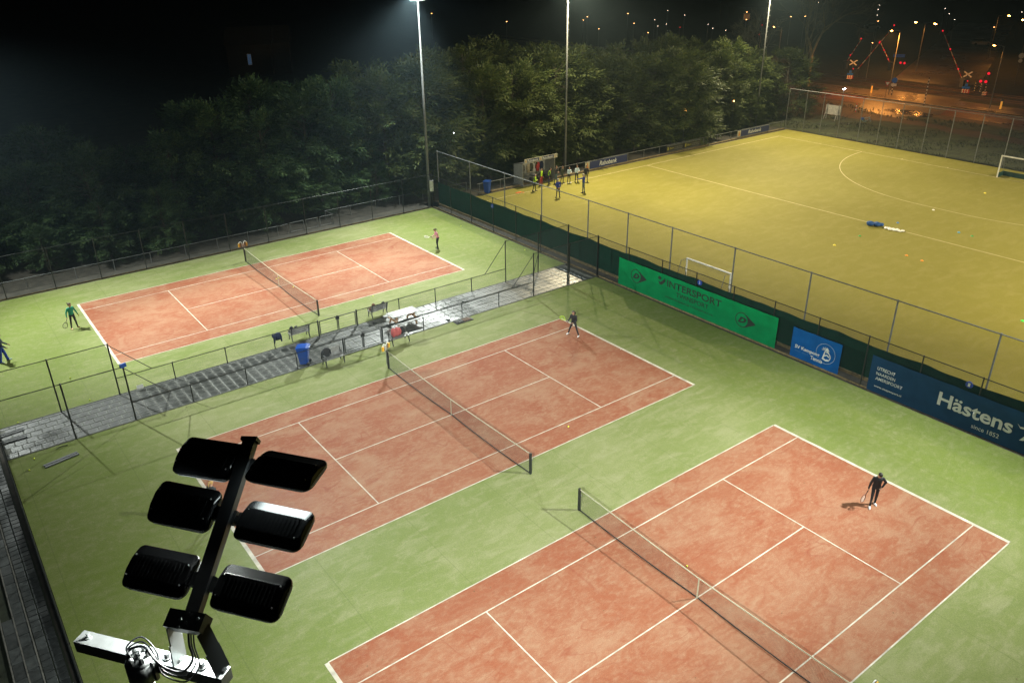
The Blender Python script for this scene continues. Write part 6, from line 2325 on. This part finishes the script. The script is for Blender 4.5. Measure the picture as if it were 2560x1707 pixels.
def cross_sign(label, px, py, x):
    p = pt(*zc(px, py), dist_xy=x)
    t = thing('crossed_sign', label, 'sign', (p.x, p.y, 0), R(-150), 'crossed signs at the railway')
    MB().tube((0, 0, -0.05), (0, 0, p.z + 0.5), 0.06, n=8).build('post', DARK_STEEL, t)
    for a in (0.62, math.pi - 0.62):
        d_ = Vector((0, math.cos(a), math.sin(a)))
        MB().beam(Vector((0.07, 0, p.z)) - d_ * 0.68, Vector((0.07, 0, p.z)) + d_ * 0.68, 0.03, 0.19, Vector((0, -d_.z, d_.y))).build('arm_board', SIGN_W, t)
    red_lamp(t, (0.16, 0.12, p.z - 0.95), 0.16)
    return t


cross_sign('left white crossed railway sign above a red light', 262, 672, 113.4)
cross_sign('right white crossed railway sign beside the leaning barrier', 1665, 815, 114.4)


def hatch_board(label, px, py, x, wd=0.95, blue=True):
    p = pt(*zc(px, py), dist_xy=x)
    t = thing('hatched_sign', label, 'sign', (p.x, p.y, 0), R(-148), 'blue and hatched boards at the crossing')
    z0 = max(p.z, 0.35)
    MB().tube((-0.03, 0, -0.05), (-0.03, 0, z0 + 1.0), 0.04, n=8).build('post', DARK_STEEL, t)
    for r_ in (0, 1):
        for k in range(3):
            y0 = -wd / 2 + wd * k / 3
            z_ = z0 - 0.28 + 0.3 * r_
            b = MB()
            for q, m_ in ((0, 1), (0.5, 0)):
                a = y0 + wd / 6 * 2 * q
                b.add([(0.02, a, z_), (0.02, a + wd / 6, z_), (0.02, a + wd / 6 + 0.1, z_ + 0.24), (0.02, a + 0.1, z_ + 0.24), (0.0, a, z_), (0.0, a + wd / 6, z_), (0.0, a + wd / 6 + 0.1, z_ + 0.24), (0.0, a + 0.1, z_ + 0.24)],
                      [(0, 1, 2, 3), (7, 6, 5, 4), (0, 4, 5, 1), (2, 6, 7, 3)], m_)
            b.build('hatch_panel', [RW_R, RW_W], t)
    if blue:
        MB().box(0.0, 0.03, -wd / 2, wd / 2, z0 + 0.36, z0 + 0.66).build('blue_plate', SIGN_B, t)
        MB().tube((0.0, 0, z0 + 0.9), (0.03, 0, z0 + 0.9), 0.2, n=16).build('blue_disc', SIGN_B, t)
    return t


hatch_board('left blue plate over red and white hatching at the crossing', 215, 850, 112.4)
hatch_board('right blue plate over red and white hatching at the crossing', 1630, 1020, 113.6, 1.05)
hatch_board('plain red and white hatched board right of the two red lights', 1862, 1050, 114.6, 0.6, False)


def signal_post(label, px, py, x, n_=1):
    p = pt(*zc(px, py), dist_xy=x)
    t = thing('signal_post', label, 'traffic light', (p.x, p.y, 0), 0, 'red signals at the railway crossing')
    MB().tube((0, 0, -0.05), (0, 0, p.z + 0.3), 0.05, n=8).build('post', DARK_STEEL, t)
    MB().box(-0.04, 0.04, -0.3 * n_, 0.3 * n_, p.z - 0.3, p.z + 0.3).build('backing_board', RUBBER, t)
    for k in range(n_):
        red_lamp(t, (-0.12, (k - (n_ - 1) / 2) * 0.75, p.z), 0.2)


signal_post('pair of red signal lights in the middle of the crossing', 868, 676, 132.9, 2)
signal_post('single red signal light at the right of the crossing', 1925, 805, 121.0)
signal_post('pair of red signal lights above the banded posts at the right', 1858, 902, 114.8, 2)
for k, (bx_, by_, h_, nm) in enumerate(((117.2, 30.2, 1.6, 'left'), (117.1, 29.3, 1.6, 'middle'), (115.3, 27.8, 2.0, 'right'))):
    t = thing('banded_post', f'{nm} one of three short black and white posts at the crossing', 'post', (bx_, by_, 0), 0, 'banded posts at the crossing')
    for q in range(9):
        MB().tube((0, 0, h_ * q / 9), (0, 0, h_ * (q + 1) / 9), 0.07 if q % 2 else 0.068, n=8).build('band', RW_W if q % 2 else RUBBER, t)
for bx_, by_, h_, lb in ((100.3, 29.2, 3.9, 'tall black and white banded pole before the wet orange road'), (105.6, 37.2, 2.4, 'banded pole at the foot of the tall orange street lamp'), (88.6, 32.7, 1.2, 'short red and white post behind the notice board')):
    t = thing('banded_post', lb, 'post', (bx_, by_, 0), 0)
    n_ = int(h_ / 0.22)
    for q in range(n_):
        MB().tube((0, 0, h_ * q / n_), (0, 0, h_ * (q + 1) / n_), 0.07 if q % 2 else 0.068, n=8).build('band', RW_W if q % 2 else (RW_R if h_ < 2 else RUBBER), t)
t = thing('yield_sign', 'white and red triangular yield sign before the road', 'sign', (101.9, 36.1, 0), R(-145))
MB().tube((0, 0, -0.05), (0, 0, 2.3), 0.03, n=8).build('post', GALV_DULL, t)
b = MB()
for z_, s_, m_ in ((0.05, 0.42, 0), (0.056, 0.28, 1)):
    b.add([(z_, -s_, 2.2 + s_ * 0.58), (z_, s_, 2.2 + s_ * 0.58), (z_, 0, 2.2 - s_ * 1.16)], [(0, 1, 2)], m_)
b.add([(0.03, -0.42, 2.2 + 0.244), (0.03, 0.42, 2.2 + 0.244), (0.03, 0, 2.2 - 0.487)], [(2, 1, 0)], 0)
b.build('sign_face', [RW_R, SIGN_W], t)
t = thing('blue_sign', 'round blue cycle path sign with white plate beside the orange lamp post', 'sign', (104.7, 36.6, 0), R(-145))
MB().tube((0, 0, -0.05), (0, 0, 2.5), 0.03, n=8).build('post', GALV_DULL, t)
MB().tube((0.04, 0, 2.3), (0.06, 0, 2.3), 0.4, n=24).build('disc', SIGN_B, t)
MB().box(0.04, 0.06, -0.38, 0.38, 1.45, 1.82).build('plate', SIGN_W, t)
for bx_, by_, lb in ((105.5, 40.5, 'lit yellow bollard left of the yield sign'), (106.0, 21.2, 'lit yellow bollard beside the road arrows at the right')):
    t = thing('bollard', lb, 'bollard', (bx_, by_, 0), R(-145))
    MB().tube((0, 0, -0.05), (0, 0, 1.0), 0.13, 0.11, n=12).build('body', mat('yellow lit bollard', (0.6, 0.28, 0.02), 0.5, emit=(1.0, 0.42, 0.05), estr=0.5), t)
    MB().box(-0.1, 0.1, -0.16, 0.16, 1.0, 1.3).build('head_plate', DARK_STEEL, t)
p = pt(*zc(820, 600), dist_xy=150)
t = thing('direction_sign', 'blue direction sign beyond the railway crossing', 'sign', (p.x, p.y, 0), R(-145))
for s in (-0.8, 0.8):
    MB().tube((-0.03, s, -0.05), (-0.03, s, p.z + 0.5), 0.05, n=8).build('post', DARK_STEEL, t)
MB().box(0.0, 0.04, -1.1, 1.1, p.z - 0.5, p.z + 0.5).build('panel', SIGN_B, t)
p = pt(*zc(2320, 600), dist_xy=128)
t = thing('speed_sign', 'two round white signs on one post at the right edge', 'sign', (p.x, p.y, 0), R(-145))
MB().tube((-0.03, 0, -0.05), (-0.03, 0, p.z + 0.4), 0.04, n=8).build('post', DARK_STEEL, t)
for z_, r_ in ((0.15, 0.42), (-0.62, 0.3)):
    MB().tube((0.0, 0, p.z + z_), (0.03, 0, p.z + z_), r_, n=20).build('disc', SIGN_W, t)


def car(label, p, rz, paint):
    t = thing('parked_car', label, 'car', (p.x, p.y, 0), rz, None)
    b = MB()
    secs = [(-2.1, 0.45, 0.72, 0.78), (-2.0, 0.3, 0.86, 0.84), (-1.0, 0.25, 0.92, 0.88), (1.1, 0.25, 0.9, 0.88), (1.85, 0.3, 0.78, 0.84), (2.1, 0.42, 0.62, 0.72)]
    for x, z0, z1, hw in secs:
        b.v += [(x, -hw, z0), (x, hw, z0), (x, hw, z1), (x, -hw, z1)]
    for k in range(len(secs) - 1):
        for i in range(4):
            j = (i + 1) % 4
            b.f.append((k * 4 + i, k * 4 + j, k * 4 + 4 + j, k * 4 + 4 + i)); b.mi.append(0)
    b.f += [(3, 2, 1, 0), (20, 21, 22, 23)]; b.mi += [0, 0]
    b.build('car_body', paint, t)
    c = MB()
    cs = [(-1.85, 0.88, 0.8, 0.9), (-1.2, 1.42, 0.62, 1.44), (0.3, 1.46, 0.62, 1.48), (1.15, 0.9, 0.8, 0.92)]
    for x, z1, hw, _ in cs:
        c.v += [(x, -0.82, 0.88), (x, 0.82, 0.88), (x, hw, z1 + .001), (x, -hw, z1 + .001)]
    for k in range(3):
        for i in range(4):
            j = (i + 1) % 4
            c.f.append((k * 4 + i, k * 4 + j, k * 4 + 4 + j, k * 4 + 4 + i)); c.mi.append(0)
    c.build('windows', mat('dark car glass', (0.01, 0.012, 0.014), 0.1), t)
    MB().box(-1.2, 0.35, -0.6, 0.6, 1.455, 1.5).build('roof', paint, t)
    for x in (-1.35, 1.35):
        for s in (-1, 1):
            MB().tube((x, s * 0.72, 0.31), (x, s * 0.9, 0.31), 0.31, n=16).build('wheel', RUBBER, t)
    return t


car('white car parked in the dark beyond the railway', pt(*zc(1815, 462), z=0.0), R(-45), mat('white car paint', (0.6, 0.6, 0.58), 0.3))
car('dark car under the bare tree branches beyond the railway', pt(*zc(490, 262), z=0.0), R(-50), mat('silver car paint', (0.3, 0.3, 0.3), 0.3, 0.3))

# ------------------------------------------------------------------ scattered far lights and houses
def z2(a, c):
    return (850 + a / 2.6133, c / 2.6133)


def z3(a, c):
    return (1660 + a / 2.6133, c / 2.6133)


FAR = [(z2(597, 92), 'o'), (z2(1088, 145), 'o'), (z2(1588, 135), 'o'), (z2(1615, 113), 'o'), (z2(1690, 193), 'o'), (z2(1880, 93), 'o'), (z2(1920, 157), 'o'), (z2(2012, 217), 'o'), (z2(2055, 133), 'w'),
       (z2(2075, 175), 'w'), (z2(2132, 162), 'w'), (z2(2140, 73), 'w'), (z2(2250, 103), 'w'), (z2(2220, 183), 'r'), (z2(2058, 296), 'r'), (z3(287, 163), 'w'), (z3(317, 190), 'w'), (z3(403, 203), 'w'), (z3(540, 83), 'o'),
       (z3(537, 132), 'o'), (z3(605, 33), 'w'), (z3(640, 168), 'r'), (z3(620, 230), 'r'), (z3(828, 113), 'o'), (z3(920, 110), 'o'), (z3(955, 73), 'o'), (z3(938, 160), 'o'), (z3(1008, 20), 'w'), (z3(1407, 37), 'w'),
       (z3(1398, 66), 'w'), (z3(1392, 103), 'w'), (z3(1397, 142), 'o'), (z3(1360, 285), 'o'), (z3(1835, 60), 'w'), (z3(1862, 95), 'w'), (z3(1897, 133), 'w'), (z3(2337, 83), 'w'), (z3(2155, 182), 'o')]
FAR.sort(key=lambda q: q[0][0])
cnt = {'o': 0, 'w': 0, 'r': 0}
NMC = {'o': ('orange', (1.0, 0.45, 0.14)), 'w': ('white', (1.0, 0.80, 0.6)), 'r': ('red', (1.0, 0.02, 0.02))}
for (px, py), c in FAR:
    p = pt(px, py, z=6.0)
    dist = (p - CAM).length
    sz = dist / 165.0
    nm, colr = NMC[c]
    street_lamp('street_lamp', f'small far {nm} light, {ORD[cnt[c]]} {nm} one from the left beyond the trees', p.x, p.y, 6.0, (0, 0), colr, 0, {'o': 14, 'w': 10, 'r': 4}[c], 'far scattered lights', r_=0.05, size=sz * {'o': 0.5, 'w': 0.34, 'r': 0.4}[c])
    cnt[c] += 1

WALL_D = mat('dark brick wall', (0.02, 0.014, 0.01), 0.9, vary=0.3)
ROOF_D = mat('dark roof tiles', (0.02, 0.018, 0.017), 0.8, vary=0.3)


def house(label, p, rz, wd, dp, h, wins):
    t = thing('house', label, 'house', (p.x, p.y, 0), rz, 'dark houses far beyond the trees')
    wl = MB().box(-dp / 2, dp / 2, -wd / 2, wd / 2, -0.2, h).build('wall', WALL_D, t)
    b = MB()
    b.add([(-dp / 2 - .3, -wd / 2 - .3, h), (dp / 2 + .3, -wd / 2 - .3, h), (0, -wd / 2 - .3, h + dp * 0.4), (-dp / 2 - .3, wd / 2 + .3, h), (dp / 2 + .3, wd / 2 + .3, h), (0, wd / 2 + .3, h + dp * 0.4)],
          [(0, 1, 2), (5, 4, 3), (0, 2, 5, 3), (1, 4, 5, 2), (0, 3, 4, 1)])
    b.build('roof', ROOF_D, t)
    for y, z_, ww, hh, col, st in wins:
        f = MB()
        x = -dp / 2 - 0.03
        f.box(x - 0.03, x + 0.03, y - ww / 2 - .06, y - ww / 2, z_, z_ + hh).box(x - 0.03, x + 0.03, y + ww / 2, y + ww / 2 + .06, z_, z_ + hh).box(x - 0.03, x + 0.03, y - 0.03, y + 0.03, z_, z_ + hh)
        f.box(x - 0.03, x + 0.03, y - ww / 2 - .06, y + ww / 2 + .06, z_ - .06, z_).box(x - 0.03, x + 0.03, y - ww / 2 - .06, y + ww / 2 + .06, z_ + hh, z_ + hh + .06)
        fr = f.build('window', WHITE_PAINT, t)
        MB().add([(x, y - ww / 2, z_), (x, y + ww / 2, z_), (x, y + ww / 2, z_ + hh), (x, y - ww / 2, z_ + hh)], [(3, 2, 1, 0)]).build('pane', glow(f'lit window {col[0]:.1f}{col[2]:.1f}', col, st), fr)


p = pt(1650 / 2.6133, 372 / 2.6133, z=3.0)
house('dark house with one blue lit window far behind the trees', p, R(60), 8, 7, 5.5, [(0, 2.0, 0.6, 1.8, (0.25, 0.5, 0.9), 0.08)])
p = pt(1760 / 2.6133, 362 / 2.6133, z=3.0)
house('dark house with a warm lit window right of the blue lit one', p, R(65), 8, 7, 5.5, [(0, 2.4, 1.5, 1.1, (1.0, 0.6, 0.4), 1.4), (0.6, 0.7, 0.6, 0.9, (0.8, 0.5, 0.4), 0.15)])
p = pt(*z3(512, 95), z=4.0)
house('house with a dim orange lit window among the far lights', p, R(55), 10, 8, 6.0, [(0, 3.0, 1.6, 1.4, (1.0, 0.42, 0.12), 0.12)])
for (px, py), lb, colr in (((745 / 2.6133 + 850, 872 / 2.6133), 'tiny white light shining through the evergreens left of the dugout', (0.8, 0.85, 1.0)), ((850 + 2255 / 2.6133, 722 / 2.6133), 'tiny orange light shining through the evergreens by the far mast', (1.0, 0.45, 0.1)), ((1660 + 140 / 2.6133, 722 / 2.6133), 'second tiny orange light shining through the evergreens', (1.0, 0.45, 0.1)), ((1660 + 457 / 2.6133, 662 / 2.6133), 'third tiny orange light shining through the evergreens near the corner', (1.0, 0.45, 0.1))):
    d = fw + rt * ((px - 1280) / FPX) + up * ((853.5 - py) / FPX)
    k = (35.0 - CAM.y) / d.y
    p = CAM + d * k
    t = thing('lantern', lb, 'lantern', (p.x, p.y, 0), 0)
    MB().tube((0, 0, -0.1), (0, 0, p.z - 0.1), 0.03, n=6).build('post', DARK_STEEL, t)
    MB().ball((0, 0, p.z), 0.09, 10, 6).build('lamp_glass', glow(f'lantern {colr[0]:.1f}', colr, 12), t)

# ------------------------------------------------------------------ damp night air
HAZE = 0.00032
if HAZE:
    hm = bpy.data.materials.new('damp air')
    hm.use_nodes = True
    nt = hm.node_tree
    nt.nodes.clear()
    pv = nt.nodes.new('ShaderNodeVolumePrincipled')
    pv.inputs['Color'].default_value = (0.6, 0.85, 1.0, 1)
    pv.inputs['Density'].default_value = HAZE
    pv.inputs['Anisotropy'].default_value = 0.35
    o = nt.nodes.new('ShaderNodeOutputMaterial')
    nt.links.new(pv.outputs[0], o.inputs['Volume'])
    MB().box(-401, 701, -301, 701, -1.2, 27).build('haze', hm, kind='stuff')
